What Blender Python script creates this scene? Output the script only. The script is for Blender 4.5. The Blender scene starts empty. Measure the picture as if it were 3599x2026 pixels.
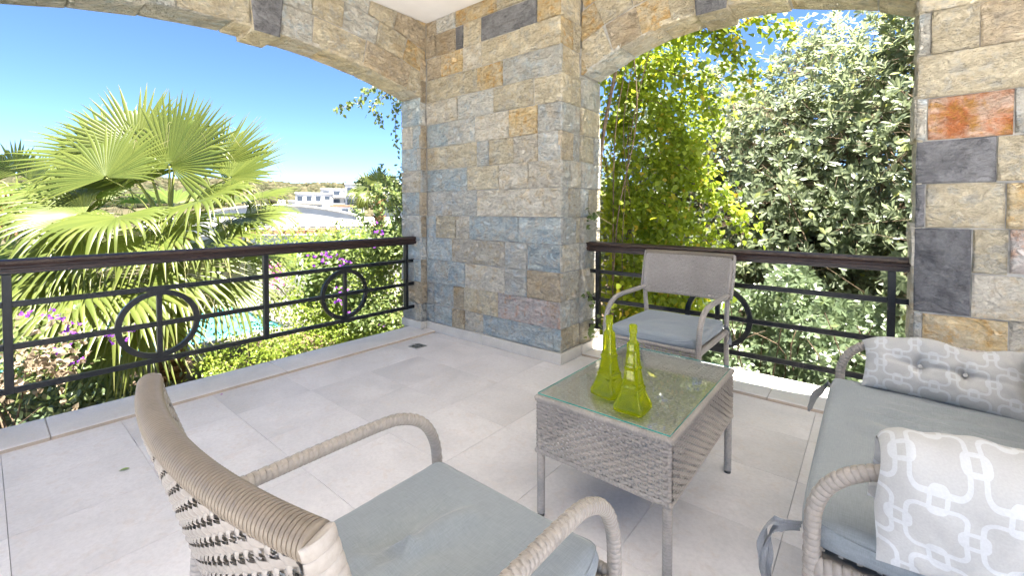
import bpy, math, random
import numpy as np
from mathutils import Vector, Matrix, noise as mnoise

random.seed(7)
rng = np.random.default_rng(11)
SC = bpy.context.scene
COL = SC.collection
R = math.radians
PI = math.pi

# ------------------------------------------------------------------ camera
cam_d = bpy.data.cameras.new('camera')
cam = bpy.data.objects.new('camera', cam_d)
COL.objects.link(cam)
cam.location = (3.5597, -3.2423, 1.25)
cam.rotation_euler = (R(90 - 1.3318), 0, R(39.3835))
cam_d.sensor_width = 36.0
cam_d.lens = 36.0 * 1536.23 / 3599.0
cam_d.shift_y = -(1013.0 - 774.54) / 3599.0
cam_d.clip_start = 0.02
cam_d.clip_end = 3000
SC.camera = cam

# ------------------------------------------------------------------ light
SUN_EL, SUN_AZ = R(75), math.atan2(0.92, 0.16)      # azimuth measured from +Y towards +X
world = bpy.data.worlds.new('World')
SC.world = world
world.use_nodes = True
wn = world.node_tree
wn.nodes.clear()
sky = wn.nodes.new('ShaderNodeTexSky')
sky.sky_type = 'NISHITA'
sky.sun_disc = False
sky.sun_elevation = SUN_EL
sky.sun_rotation = SUN_AZ
sky.altitude = 3500
sky.air_density = 0.60
sky.dust_density = 0.0
sky.ozone_density = 1.6
bg = wn.nodes.new('ShaderNodeBackground')
bg.inputs['Strength'].default_value = 0.05
wo = wn.nodes.new('ShaderNodeOutputWorld')
sat = wn.nodes.new('ShaderNodeHueSaturation')
sat.inputs['Saturation'].default_value = 1.10
wn.links.new(sky.outputs[0], sat.inputs['Color'])
wn.links.new(sat.outputs[0], bg.inputs[0])
wn.links.new(bg.outputs[0], wo.inputs[0])
sun_d = bpy.data.lights.new('sun', 'SUN')
sun_d.energy = 4.2
sun_d.angle = R(0.53)
sun_d.color = (1.0, 0.95, 0.86)
sun = bpy.data.objects.new('sun', sun_d)
COL.objects.link(sun)
sd = Vector((math.sin(SUN_AZ) * math.cos(SUN_EL), math.cos(SUN_AZ) * math.cos(SUN_EL), math.sin(SUN_EL)))
sun.rotation_euler = sd.to_track_quat('Z', 'Y').to_euler()
sun.location = sd * 40
SC.view_settings.view_transform = 'Standard'
SC.view_settings.look = 'None'
SC.view_settings.gamma = 1.0
SC.view_settings.exposure = 3.35
SC.view_settings.use_curve_mapping = False
SC.cycles.max_bounces = 14
SC.cycles.diffuse_bounces = 6
SC.cycles.glossy_bounces = 5
SC.cycles.transmission_bounces = 10
SC.cycles.transparent_max_bounces = 16
SC.cycles.sample_clamp_indirect = 6.0
SC.cycles.use_denoising = True

# ------------------------------------------------------------------ helpers
def V3(*a):
    return np.array(a, float)

def tag(o, label=None, cat=None, group=None, kind=None):
    if label: o['label'] = label
    if cat: o['category'] = cat
    if group: o['group'] = group
    if kind: o['kind'] = kind
    return o

def thing(name, loc, label, cat, group=None, rz=0.0):
    o = bpy.data.objects.new(name, None)
    COL.objects.link(o)
    o.location = loc
    o.rotation_euler = (0, 0, rz)
    o.empty_display_size = 0.1
    return tag(o, label, cat, group)

def link(name, me, parent=None):
    o = bpy.data.objects.new(name, me)
    COL.objects.link(o)
    if parent is not None:
        o.parent = parent
    return o

def copy_tree(o, parent=None):
    c = o.copy()
    COL.objects.link(c)
    if parent is not None:
        c.parent = parent
    for ch in list(o.children):
        copy_tree(ch, c)
    return c

class MB:
    """collects faces, builds one mesh object"""
    def __init__(s):
        s.v, s.f, s.m, s.uv = [], [], [], []
    def add(s, verts, faces, mi=0, uvs=None):
        b = len(s.v)
        s.v.extend([tuple(p) for p in verts])
        for i, fc in enumerate(faces):
            s.f.append(tuple(b + k for k in fc))
            s.m.append(mi)
            if uvs is not None:
                s.uv.append([uvs[k] for k in fc])
    def box(s, x0, x1, y0, y1, z0, z1, mi=0):
        v = [(x, y, z) for x in (x0, x1) for y in (y0, y1) for z in (z0, z1)]
        s.add(v, [(0, 1, 3, 2), (4, 6, 7, 5), (0, 4, 5, 1), (2, 3, 7, 6), (0, 2, 6, 4), (1, 5, 7, 3)], mi)
    def bbox(s, x0, x1, y0, y1, z0, z1, b=0.004, mi=0):
        """box with chamfered edges"""
        xs, ys, zs = (x0, x1), (y0, y1), (z0, z1)
        v, idx = [], {}
        for i in (0, 1):
            for j in (0, 1):
                for k in (0, 1):
                    for a in range(3):
                        p = [xs[i], ys[j], zs[k]]
                        for q in range(3):
                            if q != a:
                                p[q] += b if (i, j, k)[q] == 0 else -b
                        idx[(i, j, k, a)] = len(v)
                        v.append(p)
        g = lambda i, j, k, a: idx[(i, j, k, a)]
        F = []
        for i in (0, 1):
            F.append((g(i, 0, 0, 0), g(i, 1, 0, 0), g(i, 1, 1, 0), g(i, 0, 1, 0)))
            F.append((g(0, i, 0, 1), g(1, i, 0, 1), g(1, i, 1, 1), g(0, i, 1, 1)))
            F.append((g(0, 0, i, 2), g(1, 0, i, 2), g(1, 1, i, 2), g(0, 1, i, 2)))
        for i in (0, 1):
            for j in (0, 1):
                F.append((g(i, j, 0, 0), g(i, j, 1, 0), g(i, j, 1, 1), g(i, j, 0, 1)))
                F.append((g(i, 0, j, 0), g(i, 1, j, 0), g(i, 1, j, 2), g(i, 0, j, 2)))
                F.append((g(0, i, j, 1), g(1, i, j, 1), g(1, i, j, 2), g(0, i, j, 2)))
                for k in (0, 1):
                    F.append((g(i, j, k, 0), g(i, j, k, 1), g(i, j, k, 2)))
        s.add(v, F, mi)
    def tube(s, path, r, n=10, cap=True, mi=0, rad=None, el=(1, 1), up=None, closed=False):
        """sweep; r scalar or list; rad(i,t,theta) optional multiplier; el ellipse"""
        P = [V3(*p) for p in path]
        m = len(P)
        rr = [r] * m if not hasattr(r, '__len__') else list(r)
        rings = []
        prev = None
        tl = 0.0
        for i in range(m):
            if closed:
                t = P[(i + 1) % m] - P[(i - 1) % m]
            else:
                t = P[min(i + 1, m - 1)] - P[max(i - 1, 0)]
            t = t / (np.linalg.norm(t) + 1e-12)
            if prev is None:
                a = V3(*up) if up is not None else (V3(0, 0, 1) if abs(t[2]) < 0.9 else V3(1, 0, 0))
            else:
                a = prev
            a = a - t * (a @ t)
            a = a / (np.linalg.norm(a) + 1e-12)
            prev = a
            b = np.cross(t, a)
            ring = []
            for k in range(n):
                th = 2 * PI * k / n
                q = rr[i] * (rad(i, th) if rad else 1.0)
                ring.append(P[i] + a * (math.cos(th) * q * el[0]) + b * (math.sin(th) * q * el[1]))
            rings.append(ring)
        v = [p for ring in rings for p in ring]
        F = []
        for i in range(m if closed else m - 1):
            for k in range(n):
                i2 = (i + 1) % m
                F.append((i * n + k, i * n + (k + 1) % n, i2 * n + (k + 1) % n, i2 * n + k))
        if cap and not closed:
            F.append(tuple(range(n))[::-1])
            F.append(tuple((m - 1) * n + k for k in range(n)))
        s.add(v, F, mi)
    def build(s, name, mats, parent=None, smooth=False, off=None, sharp=None):
        me = bpy.data.meshes.new(name)
        vv = s.v
        if off is not None:
            vv = [(p[0] - off[0], p[1] - off[1], p[2] - off[2]) for p in vv]
        me.from_pydata(vv, [], s.f)
        if not isinstance(mats, (list, tuple)):
            mats = [mats]
        for m in mats:
            me.materials.append(m)
        if len(mats) > 1:
            me.polygons.foreach_set('material_index', s.m)
        if s.uv:
            uvl = me.uv_layers.new(name='UVMap')
            flat = []
            for q in s.uv:
                for a in q:
                    flat.extend(a)
            uvl.data.foreach_set('uv', flat)
        if smooth:
            me.polygons.foreach_set('use_smooth', [True] * len(s.f))
            if sharp is not None:
                me.set_sharp_from_angle(angle=R(sharp))
        me.update()
        return link(name, me, parent)

def np_mesh(name, Vv, T, mats, parent=None, var=None, smooth=False, mi=None):
    me = bpy.data.meshes.new(name)
    nv, nt = len(Vv), len(T)
    me.vertices.add(nv)
    me.vertices.foreach_set('co', np.ascontiguousarray(Vv, np.float32).ravel())
    me.loops.add(nt * 3)
    me.loops.foreach_set('vertex_index', np.ascontiguousarray(T, np.int32).ravel())
    me.polygons.add(nt)
    me.polygons.foreach_set('loop_start', np.arange(0, nt * 3, 3, dtype=np.int32))
    me.polygons.foreach_set('loop_total', np.full(nt, 3, np.int32))
    if not isinstance(mats, (list, tuple)):
        mats = [mats]
    for m in mats:
        me.materials.append(m)
    if mi is not None:
        me.polygons.foreach_set('material_index', np.ascontiguousarray(mi, np.int32))
    if smooth:
        me.polygons.foreach_set('use_smooth', np.ones(nt, bool))
    if var is not None:
        at = me.attributes.new('var', 'FLOAT', 'POINT')
        at.data.foreach_set('value', np.ascontiguousarray(var, np.float32))
    me.update(calc_edges=True)
    me.validate()
    return link(name, me, parent)

def smoothpath(pts, n=8):
    """Catmull-Rom through pts"""
    P = [V3(*p) for p in pts]
    out = []
    for i in range(len(P) - 1):
        p0, p1, p2, p3 = P[max(i - 1, 0)], P[i], P[i + 1], P[min(i + 2, len(P) - 1)]
        for k in range(n):
            t = k / n
            out.append(0.5 * ((2 * p1) + (-p0 + p2) * t + (2 * p0 - 5 * p1 + 4 * p2 - p3) * t * t + (-p0 + 3 * p1 - 3 * p2 + p3) * t ** 3))
    out.append(P[-1])
    return out

def resample(path, step):
    P = np.array(path, float)
    d = np.linalg.norm(np.diff(P, axis=0), axis=1)
    s = np.concatenate([[0], np.cumsum(d)])
    n = max(2, int(round(s[-1] / step)) + 1)
    t = np.linspace(0, s[-1], n)
    return np.stack([np.interp(t, s, P[:, k]) for k in range(3)], 1)

# ------------------------------------------------------------------ materials
def new_mat(name):
    m = bpy.data.materials.new(name)
    m.use_nodes = True
    nt = m.node_tree
    nt.nodes.clear()
    out = nt.nodes.new('ShaderNodeOutputMaterial')
    return m, nt, out

def N(nt, typ, **kw):
    n = nt.nodes.new(typ)
    for k, v in kw.items():
        if k.startswith('i_'):
            n.inputs[k[2:].replace('_', ' ')].default_value = v
        else:
            setattr(n, k, v)
    return n

def ramp(nt, stops, fac=None, interp='LINEAR'):
    r = nt.nodes.new('ShaderNodeValToRGB')
    r.color_ramp.interpolation = interp
    el = r.color_ramp.elements
    while len(el) < len(stops):
        el.new(0.5)
    for e, (p, c) in zip(el, stops):
        e.position = p
        e.color = (*c, 1) if len(c) == 3 else c
    if fac is not None:
        nt.links.new(fac, r.inputs[0])
    return r

def noise_tex(nt, vec, scale, detail=4, rough=0.55, dist=0.0):
    n = nt.nodes.new('ShaderNodeTexNoise')
    n.inputs['Scale'].default_value = scale
    n.inputs['Detail'].default_value = detail
    n.inputs['Roughness'].default_value = rough
    n.inputs['Distortion'].default_value = dist
    if vec is not None:
        nt.links.new(vec, n.inputs['Vector'])
    return n

def math_n(nt, op, a, b=None, c=None):
    n = nt.nodes.new('ShaderNodeMath')
    n.operation = op
    for i, x in enumerate((a, b, c)):
        if x is None: continue
        if isinstance(x, (int, float)):
            n.inputs[i].default_value = x
        else:
            nt.links.new(x, n.inputs[i])
    return n.outputs[0]

def mixc(nt, fac, a, b, mode='MIX'):
    n = nt.nodes.new('ShaderNodeMix')
    n.data_type = 'RGBA'
    n.blend_type = mode
    for sock, x in ((n.inputs[0], fac), (n.inputs[6], a), (n.inputs[7], b)):
        if isinstance(x, (int, float)):
            sock.default_value = x
        elif isinstance(x, tuple):
            sock.default_value = (*x, 1) if len(x) == 3 else x
        else:
            nt.links.new(x, sock)
    return n.outputs[2]

def principled(nt, out, color, rough=0.6, spec=0.4, metal=0.0, normal=None):
    p = nt.nodes.new('ShaderNodeBsdfPrincipled')
    if isinstance(color, tuple):
        p.inputs['Base Color'].default_value = (*color, 1) if len(color) == 3 else color
    else:
        nt.links.new(color, p.inputs['Base Color'])
    if isinstance(rough, (int, float)):
        p.inputs['Roughness'].default_value = rough
    else:
        nt.links.new(rough, p.inputs['Roughness'])
    p.inputs['Specular IOR Level'].default_value = spec
    p.inputs['Metallic'].default_value = metal
    if normal is not None:
        nt.links.new(normal, p.inputs['Normal'])
    if out is not None:
        nt.links.new(p.outputs[0], out.inputs[0])
    return p

def bump(nt, h, strength=0.3, dist=0.01, prev=None):
    b = nt.nodes.new('ShaderNodeBump')
    b.inputs['Strength'].default_value = strength
    b.inputs['Distance'].default_value = dist
    nt.links.new(h, b.inputs['Height'])
    if prev is not None:
        nt.links.new(prev, b.inputs['Normal'])
    return b.outputs[0]

def obj_coord(nt, rnd=True):
    tc = nt.nodes.new('ShaderNodeTexCoord')
    if not rnd:
        return tc.outputs['Object']
    oi = nt.nodes.new('ShaderNodeObjectInfo')
    mul = math_n(nt, 'MULTIPLY', oi.outputs['Random'], 61.0)
    cx = nt.nodes.new('ShaderNodeCombineXYZ')
    nt.links.new(mul, cx.inputs[0]); nt.links.new(mul, cx.inputs[1]); nt.links.new(mul, cx.inputs[2])
    va = nt.nodes.new('ShaderNodeVectorMath'); va.operation = 'ADD'
    nt.links.new(tc.outputs['Object'], va.inputs[0]); nt.links.new(cx.outputs[0], va.inputs[1])
    return va.outputs[0]

def plain_mat(name, col, rough=0.6, spec=0.4, metal=0.0, var=0.12, scale=8.0, bumps=0.0, bscale=60.0, bdist=0.003):
    m, nt, out = new_mat(name)
    vec = obj_coord(nt)
    n = noise_tex(nt, vec, scale, 5)
    c2 = tuple(max(0.0, x * (1 - var * 2)) for x in col)
    c1 = tuple(min(1.0, x * (1 + var)) for x in col)
    r = ramp(nt, [(0.3, c2), (0.7, c1)], n.outputs[0])
    nm = None
    if bumps > 0:
        nb = noise_tex(nt, vec, bscale, 4)
        nm = bump(nt, nb.outputs[0], bumps, bdist)
    principled(nt, out, r.outputs[0], rough, spec, metal, nm)
    return m

def stone_mat(name, base, second, third, relief=1.0, stain=(0.40, 0.25, 0.10), stain_amt=0.45):
    m, nt, out = new_mat(name)
    vec = obj_coord(nt)
    oi = nt.nodes.new('ShaderNodeObjectInfo')
    n1 = noise_tex(nt, vec, 6.5, 8, 0.68, 0.25)
    n2 = noise_tex(nt, vec, 38, 8, 0.75, 0.4)
    n3 = noise_tex(nt, vec, 14, 8, 0.70, 0.3)
    n4 = noise_tex(nt, vec, 3.6, 6, 0.65, 0.4)
    c = mixc(nt, ramp(nt, [(0.40, (0, 0, 0)), (0.58, (1, 1, 1))], n1.outputs[0]).outputs[0], base, second)
    c = mixc(nt, ramp(nt, [(0.50, (0, 0, 0)), (0.62, (0.9, 0.9, 0.9))], n3.outputs[0]).outputs[0], c, third)
    c = mixc(nt, ramp(nt, [(0.56, (0, 0, 0)), (0.70, (stain_amt,) * 3)], n4.outputs[0]).outputs[0], c, stain)
    sp = ramp(nt, [(0.28, (0.48, 0.47, 0.45)), (0.41, (0.88, 0.87, 0.86)), (0.56, (1.04, 1.04, 1.04)), (0.72, (1.30, 1.29, 1.27))], n2.outputs[0])
    c = mixc(nt, 0.9, c, sp.outputs[0], 'MULTIPLY')
    hv = nt.nodes.new('ShaderNodeHueSaturation')
    nt.links.new(math_n(nt, 'MULTIPLY_ADD', oi.outputs['Random'], 0.34, 0.98), hv.inputs['Value'])
    hv.inputs['Saturation'].default_value = 1.22
    nt.links.new(c, hv.inputs['Color'])
    # cleft relief: long ledges, flakes and grain
    mp = nt.nodes.new('ShaderNodeMapping'); mp.inputs['Scale'].default_value = (1.0, 1.0, 1.9)
    mp.inputs['Rotation'].default_value = (0.5, 0.4, 0.3)
    nt.links.new(vec, mp.inputs[0])
    rid = noise_tex(nt, mp.outputs[0], 8, 10, 0.62, 0.35)
    led = ramp(nt, [(0.36, (0, 0, 0)), (0.44, (0.45,) * 3), (0.47, (0.5,) * 3), (0.53, (0.75,) * 3), (0.56, (0.8,) * 3), (0.66, (1, 1, 1))], rid.outputs[0])
    b1 = bump(nt, led.outputs[0], relief, 0.060)
    b1 = bump(nt, n3.outputs[0], relief * 0.7, 0.022, b1)
    b2 = bump(nt, n2.outputs[0], relief * 0.6, 0.007, b1)
    principled(nt, out, hv.outputs[0], 0.84, 0.22, 0, b2)
    return m

STONE = {
    'b': stone_mat('slate_blue', (0.35, 0.405, 0.43), (0.45, 0.48, 0.47), (0.48, 0.455, 0.40), stain_amt=0.22),
    'g': stone_mat('slate_grey', (0.42, 0.41, 0.375), (0.51, 0.49, 0.44), (0.41, 0.44, 0.45), stain_amt=0.3),
    't': stone_mat('stone_tan', (0.48, 0.425, 0.325), (0.54, 0.49, 0.385), (0.43, 0.41, 0.36), stain_amt=0.35),
    'w': stone_mat('stone_cream', (0.58, 0.545, 0.475), (0.51, 0.48, 0.42), (0.53, 0.46, 0.35), stain_amt=0.25),
    'o': stone_mat('stone_ochre', (0.52, 0.415, 0.265), (0.50, 0.44, 0.335), (0.50, 0.34, 0.18)),
    'd': stone_mat('slate_dark', (0.125, 0.125, 0.13), (0.175, 0.175, 0.18), (0.10, 0.10, 0.105), 0.7, (0.20, 0.18, 0.16), 0.3),
    'r': stone_mat('stone_rust', (0.45, 0.21, 0.13), (0.54, 0.41, 0.33), (0.45, 0.27, 0.12), stain=(0.54, 0.46, 0.40), stain_amt=0.75),
    'p': stone_mat('stone_pink', (0.50, 0.44, 0.41), (0.46, 0.44, 0.42), (0.50, 0.36, 0.29)),
    'n': stone_mat('stone_brown', (0.40, 0.335, 0.25), (0.47, 0.41, 0.32), (0.36, 0.32, 0.265), stain_amt=0.35),
}
MORTAR = plain_mat('mortar', (0.46, 0.44, 0.40), 0.95, 0.1, var=0.2, scale=14, bumps=0.6, bscale=90)
PLASTER = plain_mat('white_plaster', (0.82, 0.81, 0.80), 0.9, 0.2, var=0.03, scale=3, bumps=0.15, bscale=40)

def limestone(name, col, scale=1.0, rough=0.62):
    m, nt, out = new_mat(name)
    vec = obj_coord(nt)
    n1 = noise_tex(nt, vec, 2.2 * scale, 6, 0.6, 0.5)
    n2 = noise_tex(nt, vec, 60 * scale, 6, 0.7)
    n3 = noise_tex(nt, vec, 14 * scale, 6, 0.65, 1.2)
    c = ramp(nt, [(0.3, tuple(x * 0.82 for x in col)), (0.7, tuple(min(1, x * 1.06) for x in col))], n1.outputs[0]).outputs[0]
    c = mixc(nt, ramp(nt, [(0.52, (0, 0, 0)), (0.66, (0.5, 0.5, 0.5))], n3.outputs[0]).outputs[0], c, tuple(x * y for x, y in zip(col, (0.92, 0.86, 0.80))))
    c = mixc(nt, 0.35, c, ramp(nt, [(0.3, (0.72, 0.72, 0.72)), (0.6, (1.05, 1.05, 1.05))], n2.outputs[0]).outputs[0], 'MULTIPLY')
    oi = nt.nodes.new('ShaderNodeObjectInfo')
    hv = nt.nodes.new('ShaderNodeHueSaturation')
    nt.links.new(math_n(nt, 'MULTIPLY_ADD', oi.outputs['Random'], 0.09, 0.955), hv.inputs['Value'])
    nt.links.new(c, hv.inputs['Color'])
    b = bump(nt, n2.outputs[0], 0.35, 0.004)
    b = bump(nt, n3.outputs[0], 0.15, 0.008, b)
    rr = ramp(nt, [(0.3, (rough - 0.12,) * 3), (0.7, (rough + 0.12,) * 3)], n1.outputs[0])
    principled(nt, out, hv.outputs[0], rr.outputs[0], 0.4, 0, b)
    return m

TILE = limestone('floor_limestone', (0.715, 0.68, 0.66), 1.0, 0.55)
SILL = limestone('sill_limestone', (0.70, 0.66, 0.62), 1.5, 0.6)
SKIRT = limestone('skirting_limestone', (0.62, 0.56, 0.48), 2.0, 0.6)
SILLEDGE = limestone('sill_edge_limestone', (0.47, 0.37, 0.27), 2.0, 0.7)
GROUT = plain_mat('grout', (0.30, 0.28, 0.26), 0.9, 0.1)
IRON = plain_mat('painted_iron', (0.012, 0.0115, 0.0115), 0.36, 0.5, var=0.25, scale=30, bumps=0.12, bscale=120, bdist=0.002)

def wood_mat():
    m, nt, out = new_mat('dark_wood')
    tc = nt.nodes.new('ShaderNodeTexCoord')
    mp = nt.nodes.new('ShaderNodeMapping')
    mp.inputs['Scale'].default_value = (40, 1.6, 40)
    nt.links.new(tc.outputs['Object'], mp.inputs[0])
    n = noise_tex(nt, mp.outputs[0], 2.0, 6, 0.6, 0.4)
    n2 = noise_tex(nt, tc.outputs['Object'], 3.0, 4)
    c = ramp(nt, [(0.25, (0.010, 0.006, 0.005)), (0.55, (0.034, 0.017, 0.012)), (0.8, (0.06, 0.031, 0.022))], n.outputs[0]).outputs[0]
    c = mixc(nt, ramp(nt, [(0.4, (0, 0, 0)), (0.7, (0.5, 0.5, 0.5))], n2.outputs[0]).outputs[0], c, (0.05, 0.028, 0.022))
    b = bump(nt, n.outputs[0], 0.2, 0.003)
    principled(nt, out, c, 0.36, 0.5, 0, b)
    return m
WOOD = wood_mat()

def wicker_mat(name, col):
    m, nt, out = new_mat(name)
    vec = obj_coord(nt)
    n1 = noise_tex(nt, vec, 5, 5, 0.6)
    n2 = noise_tex(nt, vec, 90, 4, 0.7)
    c = ramp(nt, [(0.3, tuple(x * 0.82 for x in col)), (0.7, tuple(x * 1.08 for x in col))], n1.outputs[0]).outputs[0]
    c = mixc(nt, 0.5, c, ramp(nt, [(0.3, (0.72, 0.70, 0.66)), (0.6, (1.03, 1.03, 1.03))], n2.outputs[0]).outputs[0], 'MULTIPLY')
    b = bump(nt, n2.outputs[0], 0.12, 0.002)
    principled(nt, out, c, 0.42, 0.45, 0, b)
    return m
WICK = wicker_mat('greige_wicker', (0.335, 0.298, 0.26))
WICKB = wicker_mat('tan_wicker_cord', (0.215, 0.172, 0.125))
DARKIN = plain_mat('dark_table_foot', (0.10, 0.085, 0.07), 0.7, 0.2)  # dark colour of the table leg feet

def fabric_mat(name, col, weave=520.0):
    m, nt, out = new_mat(name)
    tc = nt.nodes.new('ShaderNodeTexCoord')
    def wv(sx, sy, sz):
        mp = nt.nodes.new('ShaderNodeMapping'); mp.inputs['Scale'].default_value = (sx, sy, sz)
        nt.links.new(tc.outputs['Object'], mp.inputs[0])
        return noise_tex(nt, mp.outputs[0], 1.0, 3, 0.6)
    a = wv(weave, 30, 150); b_ = wv(30, weave, 150)
    big = noise_tex(nt, tc.outputs['Object'], 5, 4)
    th = mixc(nt, 0.5, a.outputs[0], b_.outputs[0])
    c = ramp(nt, [(0.3, tuple(x * 0.80 for x in col)), (0.7, tuple(min(1, x * 1.12) for x in col))], th).outputs[0]
    c = mixc(nt, 0.35, c, ramp(nt, [(0.3, (0.82, 0.82, 0.84)), (0.7, (1.05, 1.04, 1.02))], big.outputs[0]).outputs[0], 'MULTIPLY')
    bm = bump(nt, th, 0.4, 0.003)
    p = principled(nt, out, c, 0.9, 0.15, 0, bm)
    p.inputs['Sheen Weight'].default_value = 0.25
    p.inputs['Sheen Roughness'].default_value = 0.5
    return m
LINEN = fabric_mat('grey_linen', (0.25, 0.275, 0.288))
TIE = fabric_mat('tie_cloth', (0.24, 0.245, 0.25))

def chain_mat():
    """greige cloth printed with pale interlocked links (flat print, by UV in metres)"""
    m, nt, out = new_mat('chain_print_cloth')
    tc = nt.nodes.new('ShaderNodeTexCoord')
    sep = nt.nodes.new('ShaderNodeSeparateXYZ')
    nt.links.new(tc.outputs['UV'], sep.inputs[0])
    A = 0.105
    def sd(xo, yo, per, hx, hy, rad, w):
        fx = math_n(nt, 'ABSOLUTE', math_n(nt, 'SUBTRACT', math_n(nt, 'FRACT', math_n(nt, 'ADD', math_n(nt, 'DIVIDE', sep.outputs[0], per), xo)), 0.5))
        fy = math_n(nt, 'ABSOLUTE', math_n(nt, 'SUBTRACT', math_n(nt, 'FRACT', math_n(nt, 'ADD', math_n(nt, 'DIVIDE', sep.outputs[1], per), yo)), 0.5))
        qx = math_n(nt, 'SUBTRACT', fx, hx - rad)
        qy = math_n(nt, 'SUBTRACT', fy, hy - rad)
        mx = math_n(nt, 'MAXIMUM', qx, 0.0); my = math_n(nt, 'MAXIMUM', qy, 0.0)
        ln = math_n(nt, 'SQRT', math_n(nt, 'ADD', math_n(nt, 'MULTIPLY', mx, mx), math_n(nt, 'MULTIPLY', my, my)))
        ins = math_n(nt, 'MINIMUM', math_n(nt, 'MAXIMUM', qx, qy), 0.0)
        dd = math_n(nt, 'ABSOLUTE', math_n(nt, 'SUBTRACT', math_n(nt, 'ADD', ln, ins), rad))
        return math_n(nt, 'LESS_THAN', dd, w)
    k1 = sd(0, 0, A, 0.40, 0.40, 0.15, 0.036)
    k2 = sd(0.5, 0, A, 0.17, 0.12, 0.085, 0.034)
    k3 = sd(0, 0.5, A, 0.12, 0.17, 0.085, 0.034)
    k = math_n(nt, 'MAXIMUM', k1, math_n(nt, 'MAXIMUM', k2, k3))
    n = noise_tex(nt, tc.outputs['Object'], 260, 3)
    c = mixc(nt, k, (0.42, 0.415, 0.402), (0.50, 0.512, 0.518))
    c = mixc(nt, 0.35, c, ramp(nt, [(0.3, (0.8, 0.8, 0.8)), (0.7, (1.05, 1.05, 1.05))], n.outputs[0]).outputs[0], 'MULTIPLY')
    bm = bump(nt, n.outputs[0], 0.2, 0.002)
    p = principled(nt, out, c, 0.9, 0.15, 0, bm)
    return m
CHAIN = chain_mat()

def leaf_mat(name, c_dark, c_light, c_back, trans=0.38, rough=0.42, spec=0.35):
    m, nt, out = new_mat(name)
    at = nt.nodes.new('ShaderNodeAttribute'); at.attribute_name = 'var'
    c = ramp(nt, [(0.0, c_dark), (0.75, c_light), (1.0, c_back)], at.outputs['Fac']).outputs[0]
    p = principled(nt, None, c, rough, spec)
    t = nt.nodes.new('ShaderNodeBsdfTranslucent')
    hv = nt.nodes.new('ShaderNodeHueSaturation')
    hv.inputs['Saturation'].default_value = 1.06; hv.inputs['Value'].default_value = 1.8
    hv.inputs['Hue'].default_value = 0.485
    nt.links.new(c, hv.inputs['Color'])
    nt.links.new(hv.outputs[0], t.inputs[0])
    mx = nt.nodes.new('ShaderNodeMixShader'); mx.inputs[0].default_value = trans
    nt.links.new(p.outputs[0], mx.inputs[1]); nt.links.new(t.outputs[0], mx.inputs[2])
    nt.links.new(mx.outputs[0], out.inputs[0])
    return m
L_TREE = leaf_mat('laurel_leaf', (0.12, 0.15, 0.09), (0.20, 0.235, 0.135), (0.28, 0.31, 0.09), 0.47, 0.40, 0.5)
L_HEDGE = leaf_mat('hedge_leaf', (0.095, 0.135, 0.075), (0.165, 0.215, 0.11), (0.22, 0.27, 0.11), 0.42, 0.33, 0.6)
L_VINE = leaf_mat('vine_leaf', (0.13, 0.19, 0.022), (0.25, 0.31, 0.03), (0.44, 0.34, 0.05), 0.55)
L_BOUG = leaf_mat('bougainvillea_leaf', (0.10, 0.145, 0.05), (0.17, 0.215, 0.07), (0.22, 0.25, 0.08), 0.45)
L_LIME = leaf_mat('lime_shrub_leaf', (0.12, 0.175, 0.025), (0.20, 0.26, 0.04), (0.28, 0.32, 0.06), 0.45)
L_BRACT = leaf_mat('purple_bract', (0.20, 0.05, 0.36), (0.34, 0.10, 0.50), (0.42, 0.16, 0.52), 0.45, 0.6, 0.2)
L_PINK = leaf_mat('pink_bract', (0.40, 0.05, 0.25), (0.55, 0.12, 0.38), (0.6, 0.2, 0.45), 0.45, 0.6, 0.2)
L_DRY = leaf_mat('dried_bract', (0.24, 0.19, 0.13), (0.33, 0.28, 0.20), (0.38, 0.33, 0.26), 0.35, 0.7, 0.15)
L_PALM = leaf_mat('palm_blade', (0.068, 0.096, 0.018), (0.132, 0.155, 0.032), (0.26, 0.235, 0.12), 0.42, 0.38, 0.45)
L_FAR = leaf_mat('far_foliage', (0.030, 0.034, 0.016), (0.062, 0.058, 0.031), (0.095, 0.082, 0.048), 0.1, 0.8, 0.1)
BARK = plain_mat('bark', (0.17, 0.125, 0.085), 0.9, 0.15, var=0.3, scale=30, bumps=0.6, bscale=80)
PETIOLE = plain_mat('palm_petiole', (0.22, 0.24, 0.06), 0.5, 0.4, var=0.2)
PALMTRUNK = plain_mat('palm_trunk_fibre', (0.20, 0.11, 0.06), 0.95, 0.1, var=0.35, scale=24, bumps=0.8, bscale=50, bdist=0.02)

# ================================================================== SETTING
T = 0.3192            # wall thickness
D2 = 0.2995           # how far the pillar stands into the balcony
W1 = 1.6472           # pillar width
E1 = 0.0771           # left jamb set back from the pillar
XL = W1 + 0.0163      # right opening, left jamb
XR = 3.7406           # right opening, right jamb
YJ = -D2 - E1         # left opening, far jamb
ZC = 3.17
HS = 0.0225
CORE = 0.014          # mortar lies this far behind the stone faces

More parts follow.
